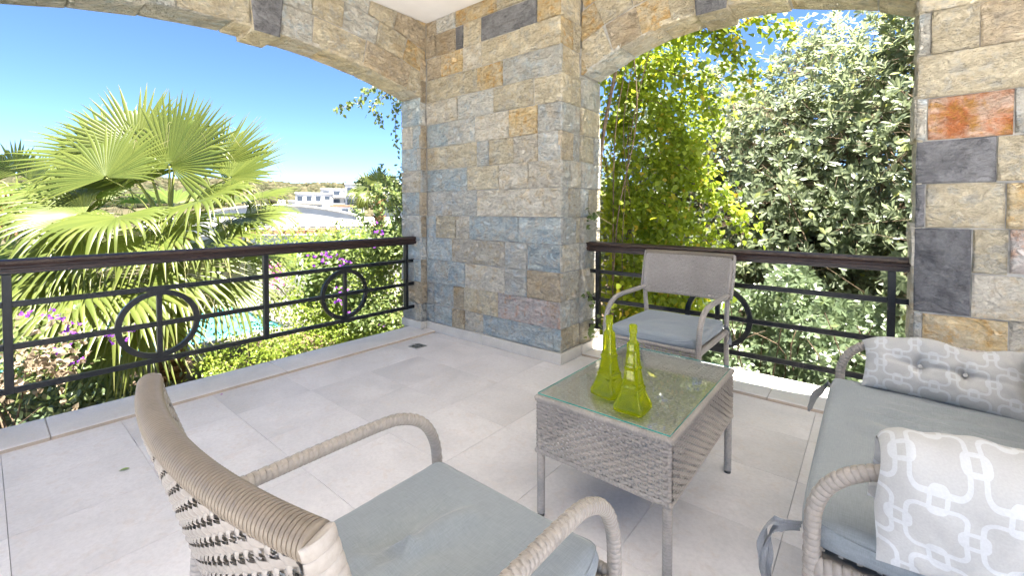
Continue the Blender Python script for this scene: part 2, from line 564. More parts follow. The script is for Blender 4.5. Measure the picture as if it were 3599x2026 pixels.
# --- ground
def ground_mat():
    m, nt, out = new_mat('garden_soil')
    vec = obj_coord(nt, False)
    n1 = noise_tex(nt, vec, 1.1, 5); n2 = noise_tex(nt, vec, 28, 6, 0.7)
    c = ramp(nt, [(0.3, (0.10, 0.066, 0.040)), (0.6, (0.17, 0.122, 0.080)), (0.8, (0.24, 0.19, 0.14))], n1.outputs[0]).outputs[0]
    c = mixc(nt, 0.6, c, ramp(nt, [(0.3, (0.5, 0.5, 0.5)), (0.65, (1.1, 1.1, 1.1))], n2.outputs[0]).outputs[0], 'MULTIPLY')
    principled(nt, out, c, 0.95, 0.1, 0, bump(nt, n2.outputs[0], 0.8, 0.03))
    return m
SOIL = ground_mat()
FARG = plain_mat('dry_ground', (0.075, 0.066, 0.038), 0.95, 0.1, var=0.25, scale=0.08)
PAVE = limestone('pool_paving', (0.22, 0.20, 0.175), 0.6, 0.7)

mb = MB()
mb.add([(-2500, -2500, -1.25), (2500, -2500, -1.25), (2500, 2500, -1.25), (-2500, 2500, -1.25)], [(0, 1, 2, 3)])
tag(mb.build('ground', FARG), 'flat dry ground reaching out to the distant hill', 'ground', kind='structure')

# planted bed along the terrace
nx, ny = 60, 90
mb = MB(); vs = []
for j in range(ny + 1):
    for i in range(nx + 1):
        x = -5.0 + 10.0 * i / nx; y = -6.0 + 15.0 * j / ny
        z = -1.0 + 0.06 * mnoise.noise((x * 0.9, y * 0.9, 3.1)) + 0.025 * mnoise.noise((x * 4, y * 4, 1.0))
        if i == 0: z = -1.3
        vs.append((x, y, z))
mb.add(vs, [(j * (nx + 1) + i, j * (nx + 1) + i + 1, (j + 1) * (nx + 1) + i + 1, (j + 1) * (nx + 1) + i) for j in range(ny) for i in range(nx)])
tag(mb.build('garden_soil', SOIL, smooth=True), 'brown garden soil beside the terrace', 'soil', kind='structure')
# paving round the pool
mb = MB(); mb.box(-16, -5.02, -9, 6.0, -1.4, -1.12)
tag(mb.build('pool_pavement', PAVE), 'pale stone paving round the pool', 'pavement', kind='structure')
m, nt, out = new_mat('pool_water')
vec = obj_coord(nt, False)
w1 = noise_tex(nt, vec, 3.0, 3)
pc = ramp(nt, [(0.3, (0.05, 0.28, 0.30)), (0.7, (0.10, 0.38, 0.39))], w1.outputs[0])
principled(nt, out, pc.outputs[0], 0.06, 0.5, 0, bump(nt, w1.outputs[0], 0.15, 0.02))
WATER = m
mb = MB(); mb.box(-8.6, -5.45, -7.0, 0.6, -1.2, -1.105)
tag(mb.build('pool_water', WATER), 'turquoise swimming pool water behind the palm', 'pool', kind='structure')
# coping stones
mb = MB()
cop = tag(thing('pool_coping', (-7, -3, -1.11), 'pale stone coping round the turquoise pool', 'coping'), kind='structure')
def slab_at(name, parent, x0, x1, y0, y1, z0, z1, mat, b=0.006):
    q = MB(); q.bbox(x0, x1, y0, y1, z0, z1, b)
    return q.build(name, mat, parent, off=parent.location)
for k in range(13):
    y0 = -7.2 + k * 0.62
    slab_at('slab', cop, -5.44, -5.10, y0, y0 + 0.61, -1.119, -1.06, PAVE)
    slab_at('slab', cop, -8.95, -8.61, y0, y0 + 0.61, -1.119, -1.06, PAVE)
for k in range(5):
    x0 = -8.6 + k * 0.63
    slab_at('slab', cop, x0, x0 + 0.62, 0.61, 0.95, -1.119, -1.06, PAVE)

# --- floor slab and tiles
fl = MB(); fl.box(-0.19, 5.4, -5.4, 0.40, -1.2, -0.014)
floor = tag(fl.build('floor', GROUT), 'balcony floor laid with square pale limestone tiles', 'floor', kind='structure')
tm = {}
xs = [0.1275 + 0.4555 * k for k in range(12)]
ys = [0.0126] + [-0.42 - 0.4625 * k for k in range(9)]
for i in range(len(xs) - 1):
    for j in range(len(ys) - 1):
        x0, x1, y1, y0 = xs[i] + .0009, xs[i + 1] - .0009, ys[j] - .0009, ys[j + 1] + .0009
        if j == 0 and x0 < W1:
            y1 = -D2 + 0.004
            if x1 > W1:
                q = MB(); q.bbox(W1 + .002, x1, y1 + 0.002, ys[0], -0.0135, 0.0, 0.0006)
                q.build('tile', TILE, floor)
        key = (round(x1 - x0, 3), round(y1 - y0, 3))
        if key not in tm:
            q = MB(); q.bbox(0, x1 - x0, 0, y1 - y0, -0.0135, 0.0, 0.0006)
            o = q.build('tile', TILE, floor); tm[key] = o.data
        else:
            o = link('tile', tm[key], floor)
        o.location = (x0, y0, random.uniform(-.0002, .0002))
# open terrace added out of view to bounce sunlight under the roof
mb = MB()
mb.add([(5.2, -13, -0.004), (13, -13, -0.004), (13, 0.4, -0.004), (5.2, 0.4, -0.004)], [(0, 1, 2, 3)])
mb.add([(-0.19, -13, -0.004), (5.199, -13, -0.004), (5.199, -4.13, -0.004), (-0.19, -4.13, -0.004)], [(0, 1, 2, 3)])
BOUNCE_STONE = limestone('bounce_terrace_stone', (0.80, 0.775, 0.75), 0.8, 0.7)
tag(mb.build('bounce_terrace', BOUNCE_STONE), 'added unseen pale stone terrace that bounces sunlight under the roof', 'pavement', kind='structure')
# ceiling / roof slab
mb = MB(); mb.box(-T + 0.004, 6.4, -4.85, T - 0.004, ZC, 3.42)
tag(mb.build('ceiling', PLASTER), 'smooth white plastered balcony ceiling', 'ceiling', kind='structure')
# sills
def sill_run(name, label, boxes):
    root = tag(thing(name, (boxes[0][0], boxes[0][2], 0), label, 'sill'), kind='structure')
    for b in boxes:
        q = MB(); q.bbox(*b, 0.004)
        q.f, q.m = q.f, [0] * len(q.f)
        o = q.build('slab', [SILL, SILLEDGE], root, off=root.location)
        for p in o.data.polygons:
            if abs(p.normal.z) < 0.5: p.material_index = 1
    return root
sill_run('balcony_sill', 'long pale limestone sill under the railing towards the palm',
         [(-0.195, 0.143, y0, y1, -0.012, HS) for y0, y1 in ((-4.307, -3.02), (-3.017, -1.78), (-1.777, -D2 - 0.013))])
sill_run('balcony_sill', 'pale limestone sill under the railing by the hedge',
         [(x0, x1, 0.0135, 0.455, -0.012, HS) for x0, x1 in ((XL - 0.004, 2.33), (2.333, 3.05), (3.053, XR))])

# --------------------------------------------------------------- stones
def clip(poly, a, b, c):
    """keep a*u+b*v<=c"""
    out = []
    for i in range(len(poly)):
        p, q = poly[i], poly[(i + 1) % len(poly)]
        dp, dq = a * p[0] + b * p[1] - c, a * q[0] + b * q[1] - c
        if dp <= 0: out.append(p)
        if (dp < 0 < dq) or (dq < 0 < dp):
            t = dp / (dp - dq)
            out.append((p[0] + (q[0] - p[0]) * t, p[1] + (q[1] - p[1]) * t))
    return out

def area(poly):
    return 0.5 * sum(poly[i][0] * poly[(i + 1) % len(poly)][1] - poly[(i + 1) % len(poly)][0] * poly[i][1] for i in range(len(poly)))

def stone(poly, fr, code, parent, gap=0.0036, proud=None, rough=0.0062, th=0.03, name='stone', label=None):
    if len(poly) < 3 or abs(area(poly)) < 0.0008: return None
    if area(poly) < 0: poly = poly[::-1]
    o, U, Vv, Nn = (V3(*q) for q in fr)
    # offset every edge inwards by gap
    n = len(poly)
    cen = (sum(p[0] for p in poly) / n, sum(p[1] for p in poly) / n)
    pp = list(poly)
    for i in range(n):
        p, q = poly[i], poly[(i + 1) % n]
        ex, ey = q[0] - p[0], q[1] - p[1]
        l = math.hypot(ex, ey)
        if l < 1e-6: continue
        nx_, ny_ = ey / l, -ex / l                      # outward
        pp = clip(pp, nx_, ny_, nx_ * p[0] + ny_ * p[1] - gap * random.uniform(0.4, 1.1))
    if len(pp) < 3 or abs(area(pp)) < 0.0004: return None
    per = sum(math.dist(pp[i], pp[(i + 1) % len(pp)]) for i in range(len(pp)))
    ring = []
    for i in range(len(pp)):
        p, q = pp[i], pp[(i + 1) % len(pp)]
        k = max(1, int(round(12 * math.dist(p, q) / per)))
        for s in range(k):
            t = s / k
            j = 0.0016
            ring.append((p[0] + (q[0] - p[0]) * t + random.uniform(-j, j), p[1] + (q[1] - p[1]) * t + random.uniform(-j, j)))
    m = len(ring)
    cx = sum(p[0] for p in ring) / m; cy = sum(p[1] for p in ring) / m
    if proud is None: proud = random.uniform(-0.007, 0.011)
    vs = []
    def P(u, v, d): return tuple(o + U * u + Vv * v + Nn * d)
    def inner(p, g):
        dx, dy = cx - p[0], cy - p[1]; l = math.hypot(dx, dy) + 1e-9
        f = min(0.45, g / l)
        return (p[0] + dx * f, p[1] + dy * f)
    for p in ring: vs.append(P(*p, -th))
    for p in ring: vs.append(P(*p, proud - 0.006 + random.uniform(-.0015, .0015)))
    for p in ring: vs.append(P(*inner(p, random.uniform(0.007, 0.013)), proud + random.uniform(-rough, rough)))
    vs.append(P(cx, cy, proud + random.uniform(-rough, rough)))
    F = []
    for r in (0, 1):
        for k in range(m):
            F.append((r * m + k, r * m + (k + 1) % m, (r + 1) * m + (k + 1) % m, (r + 1) * m + k))
    for k in range(m):
        F.append((2 * m + k, 2 * m + (k + 1) % m, 3 * m))
    b = MB(); b.add(vs, F)
    ob = b.build(name, STONE[code], parent, off=parent.location)
    if label: ob['label'] = label
    return ob

def rect(u0, u1, v0, v1): return [(u0, v0), (u1, v0), (u1, v1), (u0, v1)]

# --- corner pillar
pillar = thing('stone_pillar', (0.66, 0.0, 0.0), 'broad corner pillar clad in blue grey, tan and pink cut stones', 'pillar')
mb = MB()
mb.box(-T + CORE, W1 - CORE, -D2 + CORE, T - CORE, -1.2, ZC - 0.002)
mb.build('mortar_core', MORTAR, pillar, off=pillar.location)
F1 = ((0, -D2, 0), (1, 0, 0), (0, 0, 1), (0, -1, 0))
zc = [0.098, 0.282, 0.505, 0.741, 0.969, 1.192, 1.435, 1.658, 1.889, 2.122, 2.35, 2.575, 2.80, 3.02, 3.168]
rows1 = [
    ('0 .115 b .115 .38 b .38 .55 n .55 .79 w .79 1.575 b 1.575 1.645 b'),
    ('0 .10 g .10 .385 b .385 .545 n .545 .975 t .975 1.645 p'),
    ('0 .325 b .325 .56 b .56 1.06 w 1.06 1.305 g 1.305 1.645 n'),
    ('0 .37 b .37 1.06 w 1.06 1.305 g 1.305 1.645 b'),
    ('0 .145 b .145 .43 t .43 .62 w .62 1.21 b 1.21 1.645 b'),
    ('0 .37 g .37 .72 g .72 1.645 w'),
    ('0 .235 b .235 .585 b .585 .99 t .99 1.315 w 1.315 1.645 w'),
    ('0 .72 t .72 .87 g .87 1.155 t 1.155 1.415 w 1.415 1.645 g'),
    ('0 .32 b .32 .70 g .70 1.108 w 1.108 1.415 o 1.415 1.645 g'),
    ('0 .455 w .455 .92 g .92 1.37 t 1.37 1.645 t'),
    ('0 .72 t .72 1.03 o 1.03 1.645 g'),
    ('0 .225 n .225 .53 o .53 .77 w .77 1.24 t 1.24 1.645 t'),
    ('0 .14 n .14 .43 n .43 .54 d .54 .77 t .77 1.41 d 1.41 1.645 o'),
    ('0 .16 n .16 .43 g .43 .97 o .97 1.645 t'),
]
def course(rows, zs, fr, parent, u_off=0.0, lab=None):
    for r, row in enumerate(rows):
        a = row.split()
        v0, v1 = zs[r], zs[r + 1]
        for k in range(0, len(a), 3):
            u0, u1, c = float(a[k]) + u_off, float(a[k + 1]) + u_off, a[k + 2]
            # slightly uneven bed joints
            j = lambda: random.uniform(-.004, .004)
            stone([(u0 + j() * .5, v0 + j()), (u1 + j() * .5, v0 + j()), (u1 + j() * .5, v1 + j()), (u0 + j() * .5, v1 + j())], fr, c, parent)
course(rows1, zc, F1, pillar)
F2 = ((W1, 0, 0), (0, 1, 0), (0, 0, 1), (1, 0, 0))
rows2 = ['-.296 -.10 t -.10 0 t', '-.296 -.14 g -.14 0 g', '-.296 -.03 w -.03 0 w', '-.296 0 w', '-.296 -.06 g -.06 0 t', '-.296 -.17 g -.17 0 w',
         '-.296 -.15 g -.15 0 w', '-.296 -.11 n -.11 0 g', '-.296 0 g', '-.296 -.14 t -.14 0 t', '-.296 0 t', '-.296 -.11 o -.11 0 t', '-.296 0 t', '-.296 0 n']
course(rows2, zc, F2, pillar)
# narrow return and the jamb of the left opening belong to the pillar
mb = MB(); mb.box(-T + CORE, -CORE, YJ + CORE, -D2 + CORE + 0.004, -1.2, 2.62)
mb.build('mortar_core', MORTAR, pillar, off=pillar.location)
FS = ((0, 0, 0), (0, 1, 0), (0, 0, 1), (1, 0, 0))
for r, c in enumerate('gnngnngnngnnnn'):
    stone(rect(YJ + 0.002, -D2 - 0.001, zc[r], zc[r + 1]), FS, c, pillar, gap=0.004)
FJ = ((0, YJ, 0), (1, 0, 0), (0, 0, 1), (0, -1, 0))
rowsJ = ['-.318 -.10 g -.10 -.004 w', '-.318 -.004 n', '-.318 -.12 g -.12 -.004 b', '-.318 -.004 b', '-.318 -.004 g', '-.318 -.02 b', '-.318 -.004 w', '-.318 -.06 b -.06 -.004 g', '-.318 -.14 w -.14 -.004 b', '-.318 -.004 b']
course(rowsJ, [0.10] + zc[1:10] + [2.395], FJ, pillar)
FJ2 = ((XL, 0, 0), (0, 1, 0), (0, 0, 1), (1, 0, 0))
rowsJ2 = ['.004 .16 t .16 .318 g', '.004 .318 g', '.004 .2 w .2 .318 t', '.004 .318 g', '.004 .318 w', '.004 .12 g .12 .318 t', '.004 .318 g', '.004 .22 t .22 .318 g', '.004 .318 t', '.004 .318 g']
mb = MB(); mb.box(W1 - 0.05, XL - CORE, CORE, T - CORE, -1.2, 2.62)
mb.build('mortar_core', MORTAR, pillar, off=pillar.location)
course(rowsJ2, [0.10] + zc[1:10] + [2.385], FJ2, pillar)
# skirting
def skirt(parent, *b):
    q = MB(); q.bbox(*b, 0.003)
    return q.build('skirting', SKIRT, parent, off=parent.location)
skirt(pillar, 0.0, 0.79, -D2 - 0.012, -D2 + 0.01, 0.0005, 0.096)
skirt(pillar, 0.7925, W1 + 0.012, -D2 - 0.0118, -D2 + 0.01, 0.0005, 0.0945)
skirt(pillar, W1 - 0.01, W1 + 0.0118, -D2 + 0.011, 0.012, 0.0005, 0.095)
skirt(pillar, -T + 0.002, 0.008, YJ - 0.011, YJ + 0.02, HS + 0.0005, 0.098)
skirt(pillar, -0.012, 0.0078, YJ + 0.021, -D2 - 0.0125, HS + 0.0005, 0.0975)
skirt(pillar, W1 + 0.0, XL + 0.010, 0.0125, T + 0.12, HS + 0.0005, 0.098)

# --- arched walls
def arch_wall(root, along, u0, u1, zs, apex, ulim0, ulim1, fr, key, colours, seed, wmin=0.24, wmax=0.5):
    """root thing; 'along' 'y' or 'x'; opening u0..u1; stones on the inner face and the soffit"""
    rnd = random.Random(seed)
    uc, hs, rise = (u0 + u1) / 2, (u1 - u0) / 2, apex - zs
    Rr = (hs * hs + rise * rise) / (2 * rise)
    vc = apex - Rr
    a0 = math.asin(hs / Rr)
    # core
    mbc = MB()
    n = 36
    rows = []
    for i in range(n + 1):
        a = -a0 + 2 * a0 * i / n
        u, v = uc + (Rr + CORE) * math.sin(a), vc + (Rr + CORE) * math.cos(a)
        q = []
        for d, z in ((-CORE, v), (-CORE, ZC - 0.003), (-T + CORE, ZC - 0.003), (-T + CORE, v)):
            q.append(tuple(V3(*fr[0]) + V3(*fr[1]) * u + V3(*fr[2]) * z + V3(*fr[3]) * d))
        rows.append(q)
    vs = [p for q in rows for p in q]
    F = []
    for i in range(n):
        for k in range(4):
            F.append((i * 4 + k, i * 4 + (k + 1) % 4, (i + 1) * 4 + (k + 1) % 4, (i + 1) * 4 + k))
    F += [(0, 1, 2, 3), tuple(n * 4 + k for k in range(4))]
    mbc.add(vs, F)
    mbc.build('mortar_core', MORTAR, root, off=root.location)
    # soffit stones
    a = -a0
    Uv, Nf = V3(*fr[1]), V3(*fr[3])
    while a < a0 - 0.004:
        da = min(rnd.uniform(0.26, 0.5) / Rr, a0 - a)
        if a0 - a - da < 0.08 / Rr: da = a0 - a
        am = a + da / 2
        u, v = uc + Rr * math.sin(am), vc + Rr * math.cos(am)
        tang = Uv * math.cos(am) - V3(0, 0, 1) * math.sin(am)
        nrm = -(Uv * math.sin(am) + V3(0, 0, 1) * math.cos(am))
        o = V3(*fr[0]) + Uv * u + V3(0, 0, 1) * v
        across = np.cross(nrm, tang)
        s = 1 if across @ Nf < 0 else -1
        l = da * Rr
        stone(rect(-l / 2, l / 2, 0.003 * s, (T - 0.004) * s) if s > 0 else rect(-l / 2, l / 2, -(T - 0.004), -0.003),
              (o, tang, across, nrm), rnd.choice(colours['soffit']), root, gap=0.003, rough=0.002)
        a += da
    # face stones in rings following the arch
    r0 = Rr
    ring = 0
    while r0 < Rr + 1.0:
        r1 = r0 + (0.25 if ring == 0 else 0.235)
        amax = a0 * 1.6
        a = -amax - rnd.uniform(0, 0.1) / r0
        while a < amax:
            da = rnd.uniform(wmin, wmax) / r0
            if ring == 0 and key and a < key[2] < a + da:
                pass
            pts = []
            for t in (0, 0.5, 1): pts.append((uc + r0 * math.sin(a + da * t), vc + r0 * math.cos(a + da * t)))
            sk = rnd.uniform(-0.02, 0.02)
            for t in (1, 0.5, 0): pts.append((uc + r1 * math.sin(a + da * t + sk * (t != 0.5) / r1), vc + r1 * math.cos(a + da * t)))
            pts = pts[::-1]
            pts = clip(pts, 0, 1, ZC - 0.002)
            pts = clip(pts, 1, 0, ulim1)
            pts = clip(pts, -1, 0, -ulim0)
            pts = clip(pts, 0, -1, -(zs - 0.0))
            if key:
                mid = (a + da / 2)
                kl, kr = key[0], key[1]
                # leave room for the keystone in the first ring
                if ring == 0 and len(pts) > 2:
                    uu = [p[0] for p in pts]
                    if min(uu) < kr and max(uu) > kl:
                        left = clip(pts, 1, 0, kl); right = clip(pts, -1, 0, -kr)
                        for q in (left, right):
                            if len(q) > 2 and abs(area(q)) > 0.003: stone(q, fr, rnd.choice(colours['face']), root)
                        a += da
                        continue
            if len(pts) > 2 and abs(area(pts)) > 0.002:
                stone(pts, fr, rnd.choice(colours['face']), root)
            a += da
        r0 = r1
        ring += 1
    if key:
        kl, kr = key[0], key[1]
        vk = vc + math.sqrt(Rr ** 2 - ((kl + kr) / 2 - uc) ** 2)
        f = fr
        mbk = MB()
        def KP(u, v, d): return tuple(V3(*f[0]) + V3(*f[1]) * u + V3(*f[2]) * v + V3(*f[3]) * d)
        w = 0.014
        pts = [(kl + w, vk - 0.035), (kr - w, vk - 0.035), (kr + w, vk + 0.26), (kl - w, vk + 0.26)]
        vs = [KP(u, v, 0.022) for u, v in pts] + [KP(u, v, -T - 0.01) for u, v in pts]
        # chipped bevel ring on the face
        ins = [(kl + w + .012, vk - 0.023), (kr - w - .012, vk - 0.023), (kr + w - .012, vk + 0.248), (kl - w + .012, vk + 0.248)]
        vs += [KP(u, v, 0.028) for u, v in ins]
        mbk.add(vs, [(0, 4, 5, 1), (1, 5, 6, 2), (2, 6, 7, 3), (3, 7, 4, 0), (7, 6, 5, 4), (0, 1, 9, 8), (1, 2, 10, 9), (2, 3, 11, 10), (3, 0, 8, 11), (8, 9, 10, 11)])
        o = mbk.build('keystone', [STONE['d'], STONE['t']], root, off=root.location)
        for pi, pg in enumerate(o.data.polygons): pg.material_index = 1 if pi < 5 else 0
        o['label'] = 'dark slate keystone'

wallL = thing('arched_wall', (0, -1.9, 2.4), 'tan stone arch wall with dark keystone framing the palm', 'wall')
arch_wall(wallL, 'y', -3.28, YJ, 2.398, 2.617, -4.09, -D2 - 0.002, ((0, 0, 0), (0, 1, 0), (0, 0, 1), (1, 0, 0)), (-1.945, -1.735, 0.0, 'd'),
          {'soffit': 'ttgwtgt', 'face': 'tntgonntgt'}, 5)
mb = MB(); mb.box(-T + CORE, -CORE, -4.10, -3.28 - CORE, -1.2, ZC - 0.003); mb.build('mortar_core', MORTAR, wallL, off=wallL.location)
rL = random.Random(3)
z = 0.1
for r in range(14):
    u = -4.09
    while u < -3.29:
        w = rL.uniform(0.3, 0.6); u1 = min(u + w, -3.282)
        if zc[r] < 2.41: stone(rect(u, u1, zc[r], min(zc[r + 1], 2.41)), ((0, 0, 0), (0, 1, 0), (0, 0, 1), (1, 0, 0)), rL.choice('tgnbw'), wallL)
        u = u1

wallR = thing('arched_wall', (2.7, 0, 0), 'stone arch wall with rust red and dark slabs framing the hedge', 'wall')
FRr = ((0, 0, 0), (1, 0, 0), (0, 0, 1), (0, -1, 0))
arch_wall(wallR, 'x', XL, XR, 2.39, 2.652, W1 + 0.002, XR + 0.004, FRr, (2.575, 2.80, 0.0, 'd'),
          {'soffit': 'twgtto', 'face': 'totonto'}, 9, 0.22, 0.42)
mb = MB(); mb.box(XR + CORE, 5.38, CORE, T - CORE, -1.2, ZC - 0.003); mb.build('mortar_core', MORTAR, wallR, off=wallR.location)
mb = MB(); mb.box(XL - 0.03, W1 - 0.06, CORE + 0.001, T - CORE - 0.001, 2.38, ZC - 0.004); mb.build('mortar_core', MORTAR, wallR, off=wallR.location)
zr = [0.02, 0.25, 0.475, 0.695, 0.925, 1.154, 1.392, 1.625, 1.853, 2.08, 2.307, 2.54, 2.77, 2.99, 3.167]
rowsR = ['3.745 4.10 t 4.10 4.6 g 4.6 5.3 t', '3.745 3.79 g 3.79 4.2 o 4.2 4.8 t 4.8 5.3 n', '3.745 3.785 g 3.785 4.10 o 4.10 4.7 w 4.7 5.3 t',
         None, None,
         '3.745 3.787 d 3.787 4.081 t 4.081 4.55 o 4.55 5.3 t', '3.745 4.046 d 4.046 4.5 t 4.5 5.3 n', '3.745 3.787 g 3.787 4.10 r 4.10 4.6 g 4.6 5.3 t',
         '3.745 4.5 t 4.5 5.3 w', '3.745 3.795 g 3.795 3.976 t 3.976 4.4 n 4.4 5.3 t', '3.745 4.3 t 4.3 5.3 o', '3.745 4.1 t 4.1 4.7 n 4.7 5.3 g', '3.745 4.2 n 4.2 5.3 t', '3.745 4.4 t 4.4 5.3 t']
for r, row in enumerate(rowsR):
    if row: course([row], zr[r:r + 2], FRr, wallR)
for u0, u1, v0, v1, c in ((3.745, 3.966, .695, 1.154, 'd'), (3.966, 4.094, .92, 1.154, 't'), (4.094, 4.5, .93, 1.154, 'p'), (3.966, 4.5, .695, .92, 'w'), (4.5, 5.3, .695, .92, 't'), (4.5, 5.3, .92, 1.154, 'n')):
    stone(rect(u0, u1, v0, v1), FRr, c, wallR)
FJ3 = ((XR, 0, 0), (0, -1, 0), (0, 0, 1), (-1, 0, 0))
z0 = 0.03
for r in range(11):
    z1 = min(z0 + rL.uniform(.2, .26), 2.385)
    stone(rect(-T + .004, -.004, z0, z1), FJ3, 'wtwww'[r % 5], wallR); z0 = z1
    if z0 >= 2.38: break

# drain grate in the floor
dr = thing('drain_grate', (0.363, -0.716, 0.0), 'small square steel floor drain near the pillar', 'drain')
STEEL = plain_mat('dull_steel', (0.48, 0.48, 0.47), 0.35, 0.5, 0.8, var=0.15)
BLACK = plain_mat('drain_hole_black', (0.01, 0.01, 0.01), 0.8, 0.2)
q = MB(); q.bbox(-.062, .062, -.062, .062, 0.0005, 0.004, 0.001); q.build('plate', STEEL, dr)
for sx in (-1, 1):
    for sy in (-1, 1):
        for k in range(3):
            q = MB(); a = 0.012 + k * 0.014
            l = 0.040 - k * 0.010
            if sx * sy > 0: q.box(sx * a - .003, sx * a + .003, sy * 0.008, sy * (0.008 + l), 0.0042, 0.0046)
            else: q.box(sx * 0.008, sx * (0.008 + l), sy * a - .003, sy * a + .003, 0.0042, 0.0046)
            q.build('slot', BLACK, dr)

# ================================================================== RAILINGS
def handrail_profile():
    return [(-.040, .0), (-.040, .010), (-.047, .014), (-.047, .024), (-.036, .030), (-.036, .038), (-.043, .044), (-.047, .056), (-.040, .070), (-.022, .079), (0, .081),
            (.022, .079), (.040, .070), (.047, .056), (.043, .044), (.036, .038), (.036, .030), (.047, .024), (.047, .014), (.040, .010), (.040, .0)]

def railing(root, axis, c, a0, a1, zt, zb, bars, posts, rings, endpost=None):
    def box(name, u0, u1, w, z0, z1, mat=IRON, b=0.002):
        q = MB()
        if axis == 'y': q.bbox(c - w, c + w, u0, u1, z0, z1, b)
        else: q.bbox(u0, u1, c - w, c + w, z0, z1, b)
        return q.build(name, mat, root, off=root.location)
    # handrail
    prof = handrail_profile(); q = MB(); n = len(prof); vs = []
    segs = 2
    for u in (a0, a1):
        for (x, z) in prof:
            zz = zb + z * (zt - zb) / 0.081
            vs.append((c + x, u, zz) if axis == 'y' else (u, c + x, zz))
    F = [(k, (k + 1) % n, n + (k + 1) % n, n + k) for k in range(n)] + [tuple(range(n)), tuple(range(n, 2 * n))]
    q.add(vs, F)
    q.build('handrail', WOOD, root, off=root.location, smooth=True, sharp=35)
    box('rail_plate', a0 + .01, a1 - .01, 0.016, zb - 0.0085, zb - 0.0005)
    hb = 0.0160
    for zc_ in bars:
        box('bar', a0 + 0.004, a1 - 0.004, hb * 0.8, zc_ - hb, zc_ + hb)
    for p in posts:
        q = MB()
        z0 = bars[-1] - hb - 0.001
        w = 0.0185
        if axis == 'y': q.bbox(c - w, c + w, p - w, p + w, z0, zb - 0.009, 0.002)
        else: q.bbox(p - w, p + w, c - w, c + w, z0, zb - 0.009, 0.002)
        q.build('post', IRON, root, off=root.location)
    zc_ = bars[1]
    ro = (bars[0] - bars[2]) / 2 - hb + 0.002
    for p in rings:
        q = MB(); n = 56; vs = []; w = 0.0135; ri = ro - 0.033
        for k in range(n):
            a = 2 * PI * k / n
            for rr, d in ((ro, -w), (ro, w), (ri, w), (ri, -w)):
                u, z = p + rr * math.cos(a), zc_ + rr * math.sin(a)
                vs.append((c + d, u, z) if axis == 'y' else (u, c + d, z))
        F = [(k * 4 + j, k * 4 + (j + 1) % 4, ((k + 1) % n) * 4 + (j + 1) % 4, ((k + 1) % n) * 4 + j) for k in range(n) for j in range(4)]
        q.add(vs, F)
        q.build('ring', IRON, root, off=root.location, smooth=True, sharp=40)
        w = 0.0145
        q = MB()
        if axis == 'y': q.bbox(c - w, c + w, p - w, p + w, bars[2] + hb + .0005, bars[0] - hb - .0005, 0.002)
        else: q.bbox(p - w, p + w, c - w, c + w, bars[2] + hb + .0005, bars[0] - hb - .0005, 0.002)
        q.build('spindle', IRON, root, off=root.location)

rl = thing('railing', (-0.1293, -1.9, 0.2), 'long black iron railing with two ring motifs and wooden handrail before the palm', 'railing')
railing(rl, 'y', -0.1293, -3.275, YJ + 0.012, 0.9784, 0.9015, (0.7247, 0.4852, 0.242), (-3.1547, -1.8174, -0.4686), (-2.4872, -1.1452))
rr_ = thing('railing', (2.7, 0.1336, 0.2), 'short black iron railing with one ring motif behind the far armchair', 'railing')
railing(rr_, 'x', 0.1336, XL - 0.012, XR + 0.010, 0.979, 0.901, (0.7215, 0.481, 0.240), (1.75, 3.66), (2.713,))

# ================================================================== WICKER FURNITURE
def wrapped(mb, path, r, pitch=0.012, n=16, ridge=0.07, woven=None, el=(1, 1), up=None, sub=5):
    """tube bound with strands: ridges along the path; woven=(theta0, half, rows) adds over-under strips on top"""
    P0 = np.array(path, float)
    ds = np.linalg.norm(np.diff(P0, axis=0), axis=1); cs = np.concatenate([[0], np.cumsum(ds)])
    nw = max(2, int(round(cs[-1] / pitch)))
    PH = (0.0, 0.11, 0.5, 0.89)
    sub = len(PH)
    tt = np.array([(w + p_) / nw for w in range(nw) for p_ in PH] + [1.0]) * cs[-1]
    P = np.stack([np.interp(tt, cs, P0[:, k]) for k in range(3)], 1)
    def rad(i, th):
        j, w = i % sub, i // sub
        k = (1.0 - ridge * 1.15, 1.0 - ridge * .10, 1.0 + ridge * .08, 1.0 - ridge * .10)[j]
        if woven:
            for q, tc in enumerate(woven[0]):
                d = abs((th - tc + PI) % (2 * PI) - PI)
                if d < woven[1]:
                    k = k + ridge * .75 if (w + q) % 2 == 0 and j else k - ridge * .25
                elif d < woven[1] + 0.19:
                    k = k - ridge * .5 if (w + q) % 2 == 0 else k
        return k
    mb.tube(P, r, n, True, 0, rad, el, up)

